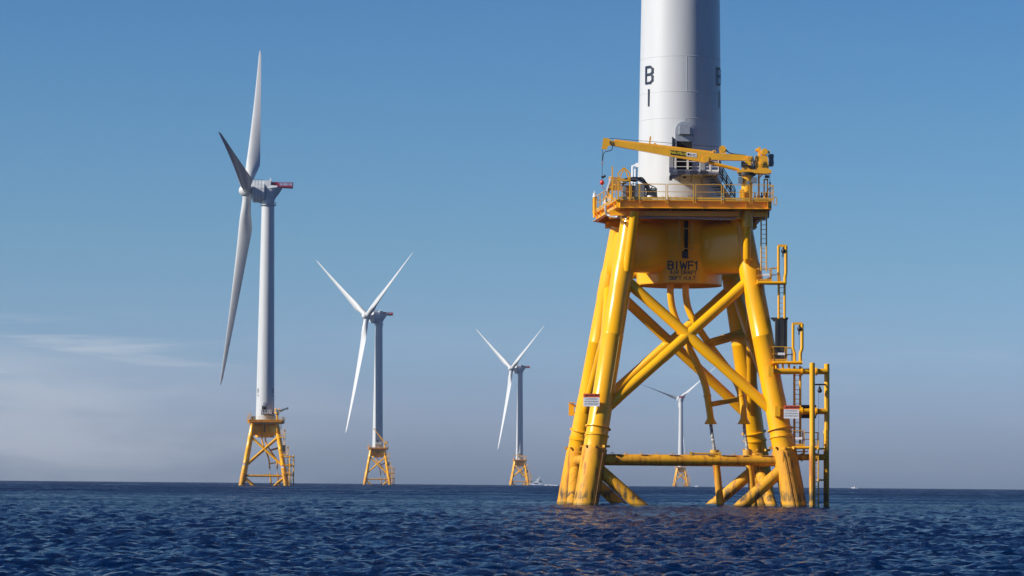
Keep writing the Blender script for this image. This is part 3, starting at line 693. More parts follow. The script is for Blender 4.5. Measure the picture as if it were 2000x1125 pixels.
mb = MB(); c0 = (tz(248), tz(264)); mb.prism([dp(u, v, .19) for u, v in ((-.42, c0[1]), (.35, c0[1]), (.35, c0[0]), (.1, c0[0]+.12), (-.25, c0[0]+.12), (-.42, c0[0]))], dp(0, 0, .55)-dp(0, 0, .19)); WTp(mb, 'vent_hood', GRS, hatch, smooth=False)
mb = MB(); mb.box(dp(-.02, (zb+zo)/2+.1, .14), (1.12, .12, zo-zb-.2), Matrix.Rotation(AZD, 3, 'Z')); WTp(mb, 'doorway', DRK, smooth=False)
mb = MB(); h1 = dp(-.66, (zb+zo)/2+.1, .2); mb.prism([h1+Vector((0, 0, -(zo-zb)/2+.1)), h1+Vector((0, 0, (zo-zb)/2+.02)), h1+Vector((-.26, -.8, (zo-zb)/2+.12)), h1+Vector((-.26, -.8, -(zo-zb)/2+.1))], (-.05, .0, 0)); WTp(mb, 'door', GRT, smooth=False)
mb = MB(); mb.tube(dp(.10, zo+1.55, .2), dp(.1, zo+1.55, .28), .05, n=8); 
for v in (zo+.45,): mb.box(dp(0, v, .2), (1.25, .05, .04))
WTp(mb, 'hatch_hinge', GRT, hatch)
# floodlight and small plates
mb = MB(); q = at(1370, 242, 217.9); mb.box(q, (.62, .3, .10)); mb.sphere(q+Vector((-.16, -.08, .1)), .08, 10); mb.sphere(q+Vector((.16, -.08, .1)), .08, 10); mb.tube(q, q+Vector((-.2, .7, 0)), .04, n=6); WTp(mb, 'floodlight', SWH)
mb = MB()
for y in (271, 287):
    q = at(1363.5, y, 217.75); mb.box(q, (.38, .1, .03)); mb.box(q+Vector((0, 0, -.18)), (.38, .1, .03))
mb.box(at(1363.5, 287, 217.8), (.34, .06, .2)); WTp(mb, 'wall_plate', GRS, smooth=False)
# entrance landing with railings and brackets -------------------------------
zl = tz(336, 216.0); Yl = 215.6
mb = MB(); xl, xr = at(1309, 336, Yl).x, at(1403, 336, Yl).x
mb.box(((xl+xr)/2, Yl+.9, zl-.12), (xr-xl, 1.9, .20)); land = WTp(mb, 'entrance_landing', GRS, smooth=False)
mb = MB()
for x in (1331, 1355, 1375): mb.box((at(x, 336, Yl).x, Yl-.04, zl-.08), (.55, .1, .28))
mb.prism([Vector((xl, Yl, zl-.22)), Vector((xl+.9, Yl, zl-.22)), Vector((xl-.05, Yl, zl-.62))], (0, .3, 0)); mb.box((xl+.04, Yl+.1, zl-.5), (.2, .2, .3))
for x in (1330, 1352, 1374, 1392): mb.bar((at(x, 340, Yl).x, Yl+.1, zl-.24), (at(x, 340, Yl).x, Yl+1.9, zl-.75), .07, .1)
WTp(mb, 'landing_bracket', GRT, land, smooth=False)
mb = MB()
for x0, x1 in ((1309.5, 1318), (1320, 1342), (1344, 1367), (1370, 1386), (1388, 1403)):
    rail_panel(mb, Vector((at(x0, 336, Yl).x, Yl, zl-.02)), Vector((at(x1, 336, Yl).x, Yl, zl-.02)), 1.12, True, mid=2)
rail_panel(mb, Vector((xl, Yl, zl)), Vector((xl, Yl+1.4, zl)), 1.12, True, mid=2)
WTp(mb, 'landing_rail', SWH, land, smooth=False)
mb = MB()
for x in (1313, 1372.5, 1309): mb.box((at(x, 325, Yl).x, Yl-.02, zl+.5), (.16 if x < 1370 else .3, .06, 1.2 if x < 1370 else .95))
WTp(mb, 'landing_post', GRS, land, smooth=False)
mb = MB(); q = Vector((T1.x+math.sin(.06)*3.0, T1.y-math.cos(.06)*3.0, tz(346))); mb.lathe(q, [(.0, -.1), (.62, -.1), (.62, .06), (.58, .08), (.0, .08)], 40, True, (math.sin(.06), -math.cos(.06), 0)); pl = WTp(mb, 'round_cover', WHT)
WTp(MB().lathe(q, [(.0, .08), (.12, .085), (.11, .10), (0, .10)], 16, True, (math.sin(.06), -math.cos(.06), 0)), 'cable_port', DRK, pl)
# stairs down to the deck behind the right side of the tower
S0, S1 = Vector((at(1391, 338, 216.6).x, 216.2, zl-.1)), Vector((at(1431, 388, 216.6).x, 216.2, DZ+.1))
mb = MB()
for dy in (0, .85): mb.bar(S0+Vector((0, dy, 0)), S1+Vector((0, dy, 0)), .06, .25)
n = 11
for k in range(n+1): mb.box(S0.lerp(S1, k/n)+Vector((-.35, .42, .03)), (.75 if k < n-2 else .4, .85, .05))
st = WTp(mb, 'entrance_stairs', GRT, smooth=False); mb = MB(); U = Vector((0, 0, 1.0))
for dy in (-.03, .88):
    for hh in (1.0, .55, .25): mb.tube(S0+Vector((.45, dy, hh)), S1+Vector((.15, dy, hh)), .03, n=8)
    for k in range(5): q = S0.lerp(S1, k/4)+Vector((.45-.075*k, dy, 0)); mb.tube(q, q+U, .03, n=8)
WTp(mb, 'stair_rail', BKP, st)

# ------------------------------------------------------------------ deck crane
PX = at(1459, 391, 214.4); CB = Vector((PX.x, 214.4, DZ)); CG = 'yellow deck cranes'
CR = empty('deck_crane', CB, 'yellow knuckle boom crane with its arm stretched across the near tower', 'crane', CG)
def K(mb, name, m=CRY, par=None, **k): return mb.build(name, m, par or CR, CB, **k)
Yc = 214.4
def side(pts, Y0, th): return MB().prism([at(x, y, Y0) for x, y in pts], (0, th, 0))
ped = K(MB().lathe(CB, [(.52, 0), (.52, .05), (.40, .08), (.40, 1.75), (.47, 1.8), (.47, 1.87)], 32), 'pedestal')
mb = MB(); mb.box(at(1446, 352, 214.1), (.32, .4, .42)); mb.box(at(1473, 352, 214.1), (.4, .4, .4)); mb.box(at(1461, 357, 213.9), (.2, .2, .24)); K(mb, 'junction_box', BGR, ped, smooth=False)
mb = MB(); mb.box(at(1447, 380, 213.9), (.18, .2, .7)); mb.box(at(1452, 380, 213.85), (.14, .12, .8)); K(mb, 'hose_reel', CRY, ped, smooth=False)
K(MB().lathe(CB, [(.50, 1.88), (.62, 1.89), (.62, 2.08), (.50, 2.12)], 32), 'slew_ring', BLK)
K(side([(1441, 331.5), (1507, 331.5), (1507, 337.5), (1498, 339), (1441, 336.5)], Yc-.45, .9), 'slew_table', smooth=False)
bar = lambda mb, a, b, Y, w, h: mb.bar(at(*a, Y), at(*b, Y), w, h, (0, 1, 0))
for yy in (Yc-.36, Yc+.26):
    K(side([(1448.5, 331.4), (1457, 309), (1464, 304), (1469, 305.5), (1471.5, 331.4)], yy, .10), 'king_post', smooth=False)
mb = MB(); mb.box(at(1463, 320, Yc), (.3, .44, .7)); mb.tube(at(1464, 310, Yc-.44), at(1464, 310, Yc+.44), .13, n=16); mb.tube(at(1452, 330, Yc-.44), at(1452, 330, Yc+.44), .08, n=12); K(mb, 'pivot_pin', YDK)
mb = MB()
for k, (a, b) in enumerate((((1467, 318), (1472, 330)), ((1470, 306), (1474, 329)), ((1459, 324), (1450, 322)))): mb.path(smooth_path([at(*a, Yc-.4), at(a[0]+2, (a[1]+b[1])/2, Yc-.5), at(*b, Yc-.4)]), .05, 8)
mb.box(at(1466.5, 326, Yc-.42), (.3, .1, .22)); mb.box(at(1450.5, 321, Yc-.3), (.2, .3, .4)); K(mb, 'hydraulic_valve', BLK)
inner = K(side([(1383, 298), (1396, 299), (1453, 302.5), (1462, 305), (1468, 309), (1466, 313.5), (1449, 313.5), (1389, 312), (1384, 317)], Yc-.2, .4), 'inner_boom', smooth=False)
boom = K(side([(1195, 274.6), (1300, 287.4), (1396, 299.4), (1396, 304), (1386, 306), (1379, 318), (1373, 317), (1300, 303.5), (1204, 285.6), (1195, 284)], Yc-.18, .36), 'boom', smooth=False)
mb = MB(); mb.bar(at(1200, 274.0, Yc), at(1394, 297.6, Yc), .14, .07, (0, 1, 0)); 
for x, y in ((1279, 283.6), (1395, 297.5)): mb.path([at(x+3*math.cos(w*math.pi/6), y-3.6*math.sin(w*math.pi/6), Yc) for w in range(7)], .04, 6)
K(mb, 'boom_rail', CRY, boom)
mb = MB(); mb.bar(at(1268.5, 284, Yc), at(1270.5, 266.5, Yc), .11, .09, (0, 1, 0)); K(mb, 'marker_stub', CRY, boom)
for yy in (Yc-.24, Yc+.15):
    K(side([(1178.5, 269), (1189, 270.5), (1196, 275.5), (1197, 283.5), (1188, 285), (1185, 292), (1175, 291)], yy, .09), 'boom_head', CRY, boom, smooth=False)
K(MB().lathe(at(1184, 278, Yc), [(.0, -.14), (.24, -.14), (.2, 0), (.24, .14), (0, .14)], 20, True, (0, 1, 0)), 'head_sheave', BLK, boom)
K(MB().lathe(at(1378, 311, Yc), [(.0, -.26), (.24, -.26), (.24, .26), (0, .26)], 24, True, (0, 1, 0)), 'knuckle_joint', CRY, boom)
K(MB().path([at(1384, 317, Yc), at(1386, 317.5, Yc), at(1388, 318, Yc), at(1389, 318.2, Yc), at(1436, 330, Yc), at(1444, 331.5, Yc)], [.09, .15, .15, .12, .13, .10], 16), 'lift_cylinder')
mb = MB(); mb.lathe(at(1411, 291, Yc), [(0, -.14), (.24, -.14), (.24, .14), (0, .14)], 24, True, (0, 1, 0)); mb.add(*[[at(1405, 299, Yc-.12), at(1418, 300, Yc-.12), at(1417, 288, Yc-.12), at(1405, 287, Yc-.12), at(1405, 299, Yc+.12), at(1418, 300, Yc+.12), at(1417, 288, Yc+.12), at(1405, 287, Yc+.12)], [(0, 1, 2, 3), (7, 6, 5, 4), (0, 4, 5, 1), (1, 5, 6, 2), (2, 6, 7, 3), (3, 7, 4, 0)]])
K(mb, 'boom_sheave', CRY, inner)
mb = MB(); mb.path(smooth_path([at(1417, 291, Yc-.1), at(1424, 298, Yc-.1), at(1433, 301, Yc-.1), at(1445, 302, Yc-.1), at(1455, 304, Yc-.1)]), .035, 8); mb.path(smooth_path([at(1417, 294, Yc-.15), at(1430, 300, Yc-.15), at(1456, 303, Yc-.15)]), .03, 8); K(mb, 'hydraulic_hose', BLK, inner)
# winch unit on the tail
wn = K(side([(1476, 304), (1499, 304), (1502, 331.4), (1474, 331.4)], Yc-.42, .84), 'winch_housing', smooth=False)
mb = MB(); mb.lathe(at(1487.5, 318.5, Yc-.42), [(0, -.16), (.12, -.16), (.14, -.06), (.25, -.06), (.26, .02)], 24, True, (0, 1, 0)); K(mb, 'winch_drum', CRY, wn)
mb = MB(); mb.lathe(at(1493, 297, Yc-.2), [(0, -.3), (.22, -.3), (.24, -.25), (.24, .4), (0, .4)], 20, True, (0, 1, 0)); mb.box(at(1483, 296, Yc), (.18, .3, .62)); mb.tube(at(1475.5, 293.5, Yc), at(1483, 293.5, Yc), .11, n=12); mb.box(at(1501.5, 297, Yc), (.14, .2, .2)); K(mb, 'winch_motor', CRY, wn)
mb = MB(); mb.box(at(1506, 313, Yc+.3), (.32, .5, .85)); mb.box(at(1510.5, 306, Yc+.2), (.08, .2, .12)); mb.box(at(1510.5, 318, Yc+.2), (.08, .2, .12)); K(mb, 'control_box', BGR, wn, smooth=False)
mb = MB(); mb.path(smooth_path([at(1477, 304, Yc-.45), at(1474, 314, Yc-.5), at(1472, 326, Yc-.45)]), .035, 8); mb.path(smooth_path([at(1500, 302, Yc-.3), at(1503, 314, Yc-.5), at(1505, 326, Yc-.4)]), .03, 8); K(mb, 'winch_hose', BLK, wn)
mb = MB(); mb.bar(at(1482, 336, Yc), at(1482, 389, Yc), .13, .13); mb.bar(at(1492, 337, Yc), at(1484, 346, Yc), .1, .1, (0, 1, 0)); K(mb, 'tail_post', CRY, smooth=False)
mb = MB(); mb.bar(at(1492.5, 351, Yc), at(1492.5, 389, Yc), .1, .1); mb.bar(at(1499, 350, Yc), at(1499, 389, Yc), .1, .1); mb.bar(at(1491.5, 350.5, Yc), at(1500, 350.5, Yc), .1, .1); K(mb, 'hose_guide', CRY, smooth=False)
mb = MB(); mb.tube(at(1503.5, 341, Yc), at(1504, 376, Yc), .02, n=6); mb.box(at(1504, 358, Yc), (.1, .1, .2)); mb.box(at(1498, 345, Yc), (.3, .3, .18)); K(mb, 'remote_cable', BLK)
# hoist rope, hook block and red ball
mb = MB(); mb.tube(at(1190, 270, Yc), at(1404, 287, Yc), .018, n=6); K(mb, 'boom_rope', BLK, boom)
mb = MB(); mb.path(smooth_path([at(1192, 275, Yc-.25), at(1191, 280, Yc-.3), at(1195, 284, Yc-.3), at(1196, 290, Yc-.3), at(1192, 294, Yc-.3), at(1181, 297, Yc-.2), at(1178, 305, Yc), at(1177, 315, Yc)]), .03, 8); K(mb, 'boom_hose', BLK, boom)
hb_ = K(MB().tube(at(1176.5, 291, Yc), at(1176, 352, Yc), .022, n=6), 'hoist_rope', BLK)
K(MB().box(at(1176.5, 318, Yc), (.14, .1, .26)), 'rope_shackle', GRS, hb_, smooth=False)
mb = MB(); mb.box(at(1177.5, 346, Yc), (.22, .2, .14)); mb.sphere(at(1181, 344, Yc), .10, 10); K(mb, 'limit_weight', BLK, hb_)
K(MB().sphere(at(1176, 356.5, Yc), .165, 18, (1, 1, 1.1)), 'hook_ball', BAL, hb_)
mb = MB(); mb.path(smooth_path([at(1176, 361, Yc), at(1177, 366, Yc), at(1181, 370, Yc), at(1185, 379, Yc)]), .045, 8); K(mb, 'hook', GRS, hb_)
# boom labels
sl_ = math.atan2((304.5-300), 30)*0+math.atan((299.4-274.6)/201.0)
def plaque(x0, x1, y0, y1, Y, m, name):
    s = math.tan(sl_); return K(MB().prism([at(x0, y1, Y), at(x1, y1+(x1-x0)*s, Y), at(x1, y0+(x1-x0)*s, Y), at(x0, y0, Y)], (0, .02, 0)), name, m, boom, smooth=False)
plaque(1309.5, 1339.5, 293.2, 301.8, Yc-.201, LBK, 'name_plate')
t = text_mesh('NAUTILUS', .25, at(1324.7, 299.3, Yc-.206), m=YTX, name='name_lettering', parent=boom, org=CB, rot=sl_, shear=.1, bold=.004)
plaque(1341, 1360.5, 297.2, 304.8, Yc-.201, SWH, 'maker_plate')
mb = MB(); q = at(1344.6, 301.4, Yc-.208); mb.lathe(q, [(0, 0), (.085, 0)], 20, False, (0, -1, 0)); K(mb, 'maker_emblem', LBK, boom)
mb = MB()
for yy in (300.6, 303.4):
    for k, w in enumerate((2.2, 1.6, 2.4, 1.8)): 
        x = 1347.6+k*3.0; mb.box(at(x+w/2, yy+(x-1341)*math.tan(sl_)*1.0-.6, Yc-.205), (w*.0365, .004, .055))
K(mb, 'maker_lines', LBK, boom, smooth=False)

# ------------------------------------------------------------------ equipment standing on the near deck
def onz(v, zz=DZ): return Vector((v.x, v.y, zz))
b = onz(at(1238, 390, 215.2)); EC = empty('equipment_cabinet', b, 'dark grey equipment cabinet behind the railing at the left of the near deck', 'cabinet')
hgt = at(1238, 358, 215.2).z-DZ
MB().box(b+Vector((0, 0, hgt*.43)), (1.6, 1.3, hgt*.82)).build('housing', BGR, EC, b, False)
MB().box(b+Vector((-.35, -.68, hgt*.55)), (.5, .05, hgt*.6)).build('access_door', RST, EC, b, False)
MB().box(b+Vector((.4, -.68, hgt*.55)), (.62, .05, hgt*.7)).build('access_door', GRT, EC, b, False)
mb = MB()
for dx in (-.75, .75): mb.box(b+Vector((dx, 0, .03)), (.12, 1.3, .06))
mb.build('skid', YDK, EC, b, False)
b2 = onz(at(1262, 392, 216.0)); hb2 = empty('hose_bundle', b2+Vector((0, 0, 1.1)), 'tangle of dark hoses and cables draped over the equipment cabinet', 'hoses')
for k in range(11):
    x0 = 1208+random.random()*12; ya = 352+random.random()*8; pts = [at(x0, ya+4, 214.8), at(1224+random.uniform(-4, 4), 352+random.uniform(-5, 5), 214.6), at(1238+random.uniform(-4, 4), 350+random.uniform(-4, 5), 214.7), at(1252+random.uniform(-3, 5), 352+random.uniform(-5, 5), 214.9), at(1262+random.uniform(0, 5), 362+random.uniform(0, 8), 215.2), at(1264+random.uniform(0, 8), 382, 215.5)]
    MB().path(smooth_path(pts, 4), .035+.03*random.random(), 8).build('hose', [BLK, BKP, GRS][k % 3], hb2, b2+Vector((0, 0, 1.1)))
b3 = onz(at(1263, 391, 214.6)); FR = empty('hose_trolley', b3, 'dark tubular trolley frame leaning by the foot of the near tower', 'trolley')
mb = MB()
for a, c in (((1256, 388), (1266, 360)), ((1266, 360), (1280, 366)), ((1280, 366), (1284, 388)), ((1258, 384), (1284, 384)), ((1262, 372), (1281, 372)), ((1266, 362), (1270, 388)), ((1274, 364), (1262, 386))): mb.bar(at(*a, 214.6), at(*c, 214.6), .06, .06, (0, 1, 0))
mb.build('tube_frame', BKP, FR, b3, False)
MB().box(at(1273, 377, 215.1), (.75, .4, .7)).build('tank', BGR, FR, b3, False)
MB().lathe(at(1270, 385, 214.4), [(0, 0), (.22, .02), (.2, .1), (0, .12)], 16).build('dish', SWH, FR, b3)
b4 = onz(at(1203, 391, 217)); TP = empty('tilted_panel', b4, 'tilted pale panel on yellow posts at the left end of the near deck', 'panel')
mb = MB().prism([at(1185, 372, 216), at(1194, 345, 216), at(1224, 349, 218), at(1216, 372, 218)], (.0, .08, .02)); mb.build('panel_face', YEL, TP, b4, False)
mb = MB(); mb.bar(at(1184.5, 373, 215.95), at(1193.5, 345, 215.95), .12, .12, (0, 1, 0)); mb.build('panel_edge', SWH, TP, b4, False)
mb = MB(); mb.bar(at(1188, 391, 216.1), at(1190, 360, 216.1), .09, .09); mb.bar(at(1214, 391, 218), at(1217, 360, 218), .09, .09); mb.build('panel_post', YDK, TP, b4, False)
b5 = at(1161, 425, 222.5); NL = empty('navigation_light', b5, 'small white lantern on a yellow post at the far left corner of the near deck', 'lamp')
MB().tube(b5, at(1161, 385, 222.5), .10, n=12).build('post', YEL, NL, b5)
mb = MB(); q = at(1161, 385, 222.5); mb.lathe(q, [(.14, 0), (.14, .06), (.10, .1), (.10, .26), (.13, .3), (.02, .34), (.02, .48)], 16); mb.build('lantern', SWH, NL, b5)
b6 = onz(at(1240, 391, 221)); DV = empty('davit_arm', b6, 'slim white davit arm standing left of the near tower above the hoses', 'davit')
mb = MB(); mb.path([at(1235, 391, 221), at(1235, 324, 221)], .07, 10); mb.path([at(1240, 391, 221), at(1240.5, 330, 221)], .05, 10); mb.build('mast', SWH, DV, b6)
mb = MB(); mb.bar(at(1233.5, 325, 221), at(1248, 320, 221), .12, .14, (0, 1, 0)); mb.box(at(1244, 322.5, 221), (.2, .2, .3)); mb.build('arm', SWH, DV, b6, False)
mb = MB(); mb.tube(at(1243.5, 324, 221), at(1243.5, 345, 221), .03, n=6); mb.build('tackle', BLK, DV, b6)
b7 = onz(at(1183, 395, 218)); SG = empty('rigging_gear', b7, 'jumble of small pale rigging gear below the crane hook at the deck corner', 'gear')
for k in range(7):
    q = onz(at(1180+k*2.2, 391, 219.5-k*.7), DZ+.3+.3*random.random()); mb = MB(); mb.box(q, (.14, .2, .3), Matrix.Rotation(random.random()*3, 3, 'Z') @ Matrix.Rotation(.4*random.random(), 3, 'X')); mb.path([q, q+Vector((random.uniform(-.3, .3), -.1, random.uniform(.3, .8)))], .03, 6)
    mb.build('rigging_block', [GRS, SWH, YDK, BLK][k % 4], SG, b7)
b8 = onz(at(1488, 391, 215.2)); VP = empty('valve_manifold', b8, 'rusty pipes and valves behind the railing right of the crane pedestal', 'pipework')
for k in range(6):
    x = 1474+k*4.6; mb = MB(); q0 = onz(at(x, 391, 215.2)); mb.tube(q0, q0+Vector((0, 0, .4+.5*random.random())), .05, n=8); mb.box(q0+Vector((0, 0, .25)), (.2, .2, .14)); mb.build('valve', [RST, YDK, RST][k % 3], VP, b8)
mb = MB(); mb.tube(onz(at(1472, 391, 215.2), DZ+.45), onz(at(1499, 391, 215.2), DZ+.5), .04, n=8); mb.build('header_pipe', RST, VP, b8)

# ================================================================ far turbines
def section(n=28):
    o = []
    for k in range(n):
        a = 2*math.pi*k/n; x = .5*(1+math.cos(a)); t = 5*(.2969*math.sqrt(max(x, 0))-.126*x-.3516*x*x+.2843*x**3-.1036*x**4)
        o.append((x, t if a < math.pi else -t, math.cos(a)*.5, math.sin(a)*.5))
    return o
SEC = section()
def blade_mesh(Lb, bend):
    """root at origin, span +Z, leading edge +X (upwind, feathered), chord falls back along -X"""
    mb = MB(); st = [0, .015, .03, .05, .08, .12, .16, .2, .25, .3, .37, .45, .55, .65, .75, .84, .91, .96, .985, 1.0]; vs = []; n = len(SEC)
    for s in st:
        cyl = 1-min(1, max(0, (s-.03)/.15)); cyl = cyl*cyl*(3-2*cyl)
        ch = 3.0*cyl+(1-cyl)*(4.75-4.1*max(0, (s-.18))**.80/.82**.80) if s < .985 else (.42 if s < .99 else .1)
        th = (.95*cyl+(1-cyl)*(.42-.28*min(1, s*1.6))); tw = R(16)*(1-s)**2*(1-cyl); off = bend*s*s
        for x, t, cx, cy in SEC:
            ax = (.33-x)*ch; ay = t*th*ch; bx = cx*ch; by = cy*ch
            px = ax*(1-cyl)-bx*cyl*1; py = ay*(1-cyl)+by*cyl
            # match the order of the two outlines
            vs.append((px*math.cos(tw)-py*math.sin(tw)+off, px*math.sin(tw)+py*math.cos(tw), s*Lb))
    fs = [(i*n+k, i*n+(k+1) % n, (i+1)*n+(k+1) % n, (i+1)*n+k) for i in range(len(st)-1) for k in range(n)]
    fs += [tuple(range(n)), tuple((len(st)-1)*n+k for k in range(n))]
    return mb.add(vs, fs)

def turbine_head(root, org, psi, th0, hubz, overhang, Lb, cone, detail=True, pitch=0., tiltd=5):
    """nacelle, hub and blades as children of root; psi is the way the rotor faces"""
    t = R(tiltd); a = Vector((math.cos(psi)*math.cos(t), math.sin(psi)*math.cos(t), math.sin(t))); h = Vector((0, 0, 1)).cross(a).normalized(); v = a.cross(h)
    hub = Vector((org.x, org.y, org.z+hubz)) + a*overhang; o0 = Vector((org.x, org.y, org.z+hubz))
    f = Vector((math.cos(psi), math.sin(psi), 0)); Z = Vector((0, 0, 1))
    P = lambda u, s, w: o0 + f*u + h*s + Z*w
    def drum(u0, u1, r, flat=.0, n=12):
        mb = MB(); vs = []
        for u in (u0, u1):
            for k in range(n): an = 2*math.pi*(k+.5)/n; vs.append(P(u, math.cos(an)*r, math.sin(an)*r*1.02+.25+ .05*u))
        return mb.add(vs, [(k, (k+1) % n, n+(k+1) % n, n+k) for k in range(n)]+[tuple(range(n)), tuple(range(2*n-1, n-1, -1))])
    nac = drum(5.1, 1.1, 3.72).build('generator_housing', NGR, root, org, True, 20)
    if detail:
        for u in (4.2, 3.2, 2.1):
            mb = drum(u+.04, u-.04, 3.74); mb.build('panel_seam', NDK, nac, org, True, 20)
        mb = MB()
        for s in (-1.9, 1.9):
            for k in range(6): mb.bar(P(4.6-.1*k*0, s, 3.55), P(4.6, s, 4.35), .08, .08)
            mb.bar(P(4.9, s, 4.35), P(1.4, s, 4.2), .08, .08)
        mb.build('roof_rail', NDK, nac, org, False)
    # main frame: loft from the drum down to the yaw ring and back under the hoist deck
    mb = MB(); n = 24; vs = []
    rings = [((0, -4.1), 2.15, 2.15), ((0, -2.6), 2.15, 2.15), ((-.1, -1.6), 2.55, 2.3), ((-.5, -.2), 3.2, 2.6), ((-1.0, 1.2), 3.6, 2.9), ((-1.2, 1.9), 3.5, 2.9)]
    for (u, w), ru, rs_ in rings:
        for k in range(n): an = 2*math.pi*k/n; vs.append(P(u+ru*math.cos(an), rs_*math.sin(an), w))
    mb.add(vs, [(i*n+k, i*n+(k+1) % n, (i+1)*n+(k+1) % n, (i+1)*n+k) for i in range(len(rings)-1) for k in range(n)]+[tuple(range(n)), tuple((len(rings)-1)*n+k for k in range(n))])
    mb.build('main_frame', NGR, root, org, True, 40)
    mb = MB().prism([P(1.2, -2.9, 3.9), P(-1.1, -2.7, 3.95), P(-1.0, -2.7, 2.3), P(-3.3, -2.3, 2.1), P(-3.2, -2.3, 1.6), P(1.2, -2.9, 1.0)], h*5.6); mb.build('rear_housing', NGR, root, org, False)
    # red hoist deck with mesh sides
    mb = MB(); mb.add([P(-1.1, -2.2, 1.95), P(-8.2, -2.2, 1.65), P(-8.2, 2.2, 1.65), P(-1.1, 2.2, 1.95), P(-1.1, -2.2, 2.3), P(-8.2, -2.2, 2.3), P(-8.2, 2.2, 2.3), P(-1.1, 2.2, 2.3)], [(0, 1, 2, 3), (7, 6, 5, 4), (0, 4, 5, 1), (1, 5, 6, 2), (2, 6, 7, 3), (3, 7, 4, 0)])
    hd = mb.build('hoist_platform', RED, root, org, False); mb = MB(); pm = MB()
    for s in (-2.2, 2.2):
        for u in (-1.2, -2.2, -3.6, -4.9, -6.6, -7.1, -8.15): mb.bar(P(u, s, 2.3), P(u, s, 3.4), .14, .14)
        mb.bar(P(-1.2, s, 3.4), P(-8.2, s, 3.35), .12, .12); mb.bar(P(-1.2, s, 2.9), P(-3.6, s, 2.9), .1, 1.0, Z)
        for k in range(16): u = -3.8-k*.28; pm.bar(P(u, s*.99, 2.3), P(u, s*.99, 3.3), .09, .04)
    for u in (-8.2,):
        mb.bar(P(u, -2.2, 3.4), P(u, 2.2, 3.4), .12, .12); mb.bar(P(u, -2.2, 2.8), P(u, 2.2, 2.8), .06, .9, Z)
    mb.build('hoist_fence', RED, hd, org, False); pm.build('fence_mesh', PNK, hd, org, False)
    if detail:
        mb = MB(); mb.lathe(o0+Vector((0, 0, -4.3)), [(2.1, 0), (2.75, 0), (2.75, .18), (2.1, .18)], 40); rg = mb.build('yaw_walkway', GRS, root, org)
        mb = MB()
        for k in range(20):
            an = 2*math.pi*k/20; q = o0+Vector((2.65*math.cos(an), 2.65*math.sin(an), -4.15)); mb.bar(q, q+Z*1.1, .06, .06)
            q2 = o0+Vector((2.65*math.cos(an+math.pi/10), 2.65*math.sin(an+math.pi/10), -4.15)); mb.bar(q+Z*1.1, q2+Z*1.1, .05, .05); mb.bar(q+Z*.55, q2+Z*.55, .04, .04)
        mb.build('walkway_rail', GRS, rg, org, False)
        mb = MB(); mb.bar(P(-.4, 0, 3.9), P(-.6, 0, 5.4), .08, .08); mb.bar(P(-.9, .5, 3.9), P(-.9, .5, 4.7), .3, .5); mb.build('wind_vane', SWH, root, org, False)
    mb = MB(); mb.lathe(hub, [(1.0, -2.4), (1.9, -1.7), (2.15, -.8), (2.15, .6), (1.95, 1.5), (1.5, 2.3), (.9, 2.8), (.3, 3.0), (.02, 3.03)], 32, True, a)
    for i in range(3):
        an = th0+i*2*math.pi/3; d = v*math.cos(an)+h*math.sin(an); mb.tube(hub, hub+d*2.45, 1.62, n=28)
    hb = mb.build('hub', BLW, root, org)
    for i in range(3):
        an = th0+i*2*math.pi/3; d = (v*math.cos(an)+h*math.sin(an)); dc = (d*math.cos(cone)+a*math.sin(cone)).normalized()
        xa = (a - dc*a.dot(dc)).normalized(); ya = dc.cross(xa); xa, ya = xa*math.cos(pitch)+ya*math.sin(pitch), ya*math.cos(pitch)-xa*math.sin(pitch); off = hub+d*1.9-org
        key = round(Lb, 1); 
        if key not in BM: BM[key] = blade_mesh(Lb-1.9, 1.2).build('blade_source', BLW); 
        src = BM[key]; o = bpy.data.objects.new('blade', src.data); C.collection.objects.link(o); o.parent = root
        o.matrix_local = Matrix.Translation(off) @ Matrix((xa, ya, dc)).transposed().to_4x4()
BM = {}

def drop(x, y): return -(x*x+y*y)/2/RE
DARK = ('maker_lines', 'maker_emblem')
FAR = [ # x, y, psi, theta0, L, cone, overhang, hub height, skip-level, labels
 dict(x=-82.0, y=1004., pt=0., psi=R(180.4), th=R(200.5), L=69.8, cone=R(3.0), ov=6.9, hz=98.0, n='2', crane=('folded', R(-105), 0),
      t='left white turbine, marked B 2, with a red hoist deck and one dark blade', j='yellow lattice base under the tall left turbine marked B 2', c='folded yellow crane on the deck of the tall left turbine'),
 dict(x=-78.1, y=1768., pt=R(72), psi=R(211.1), th=R(60.3), L=69.9, cone=R(4.9), ov=8.4, hz=98.1, n=None, crane=('raised', 0, R(44)),
      t='second white turbine from the left, three blades in a Y over a shadowed tower', j='yellow lattice base under the second turbine from the left', c='yellow crane with its boom raised on the second turbine from the left'),
 dict(x=7.6, y=2555., pt=R(72), psi=R(209), th=R(60.2), L=69.8, cone=R(4.6), ov=8.6, hz=98.1, n=None, crane=('level', 0, 0),
      t='white turbine standing just left of the yacht, blades in a Y', j='yellow lattice base standing beside the white yacht', c='yellow crane on the turbine beside the yacht'),
 dict(x=189.7, y=3358., pt=0., psi=R(104), th=R(70), L=66.0, cone=R(5), ov=8.0, hz=97.0, n=None, crane=None,
      t='farthest white turbine, seen between the yellow legs of the near foundation', j='small hazy yellow lattice base framed by the legs of the near foundation', c=None)]
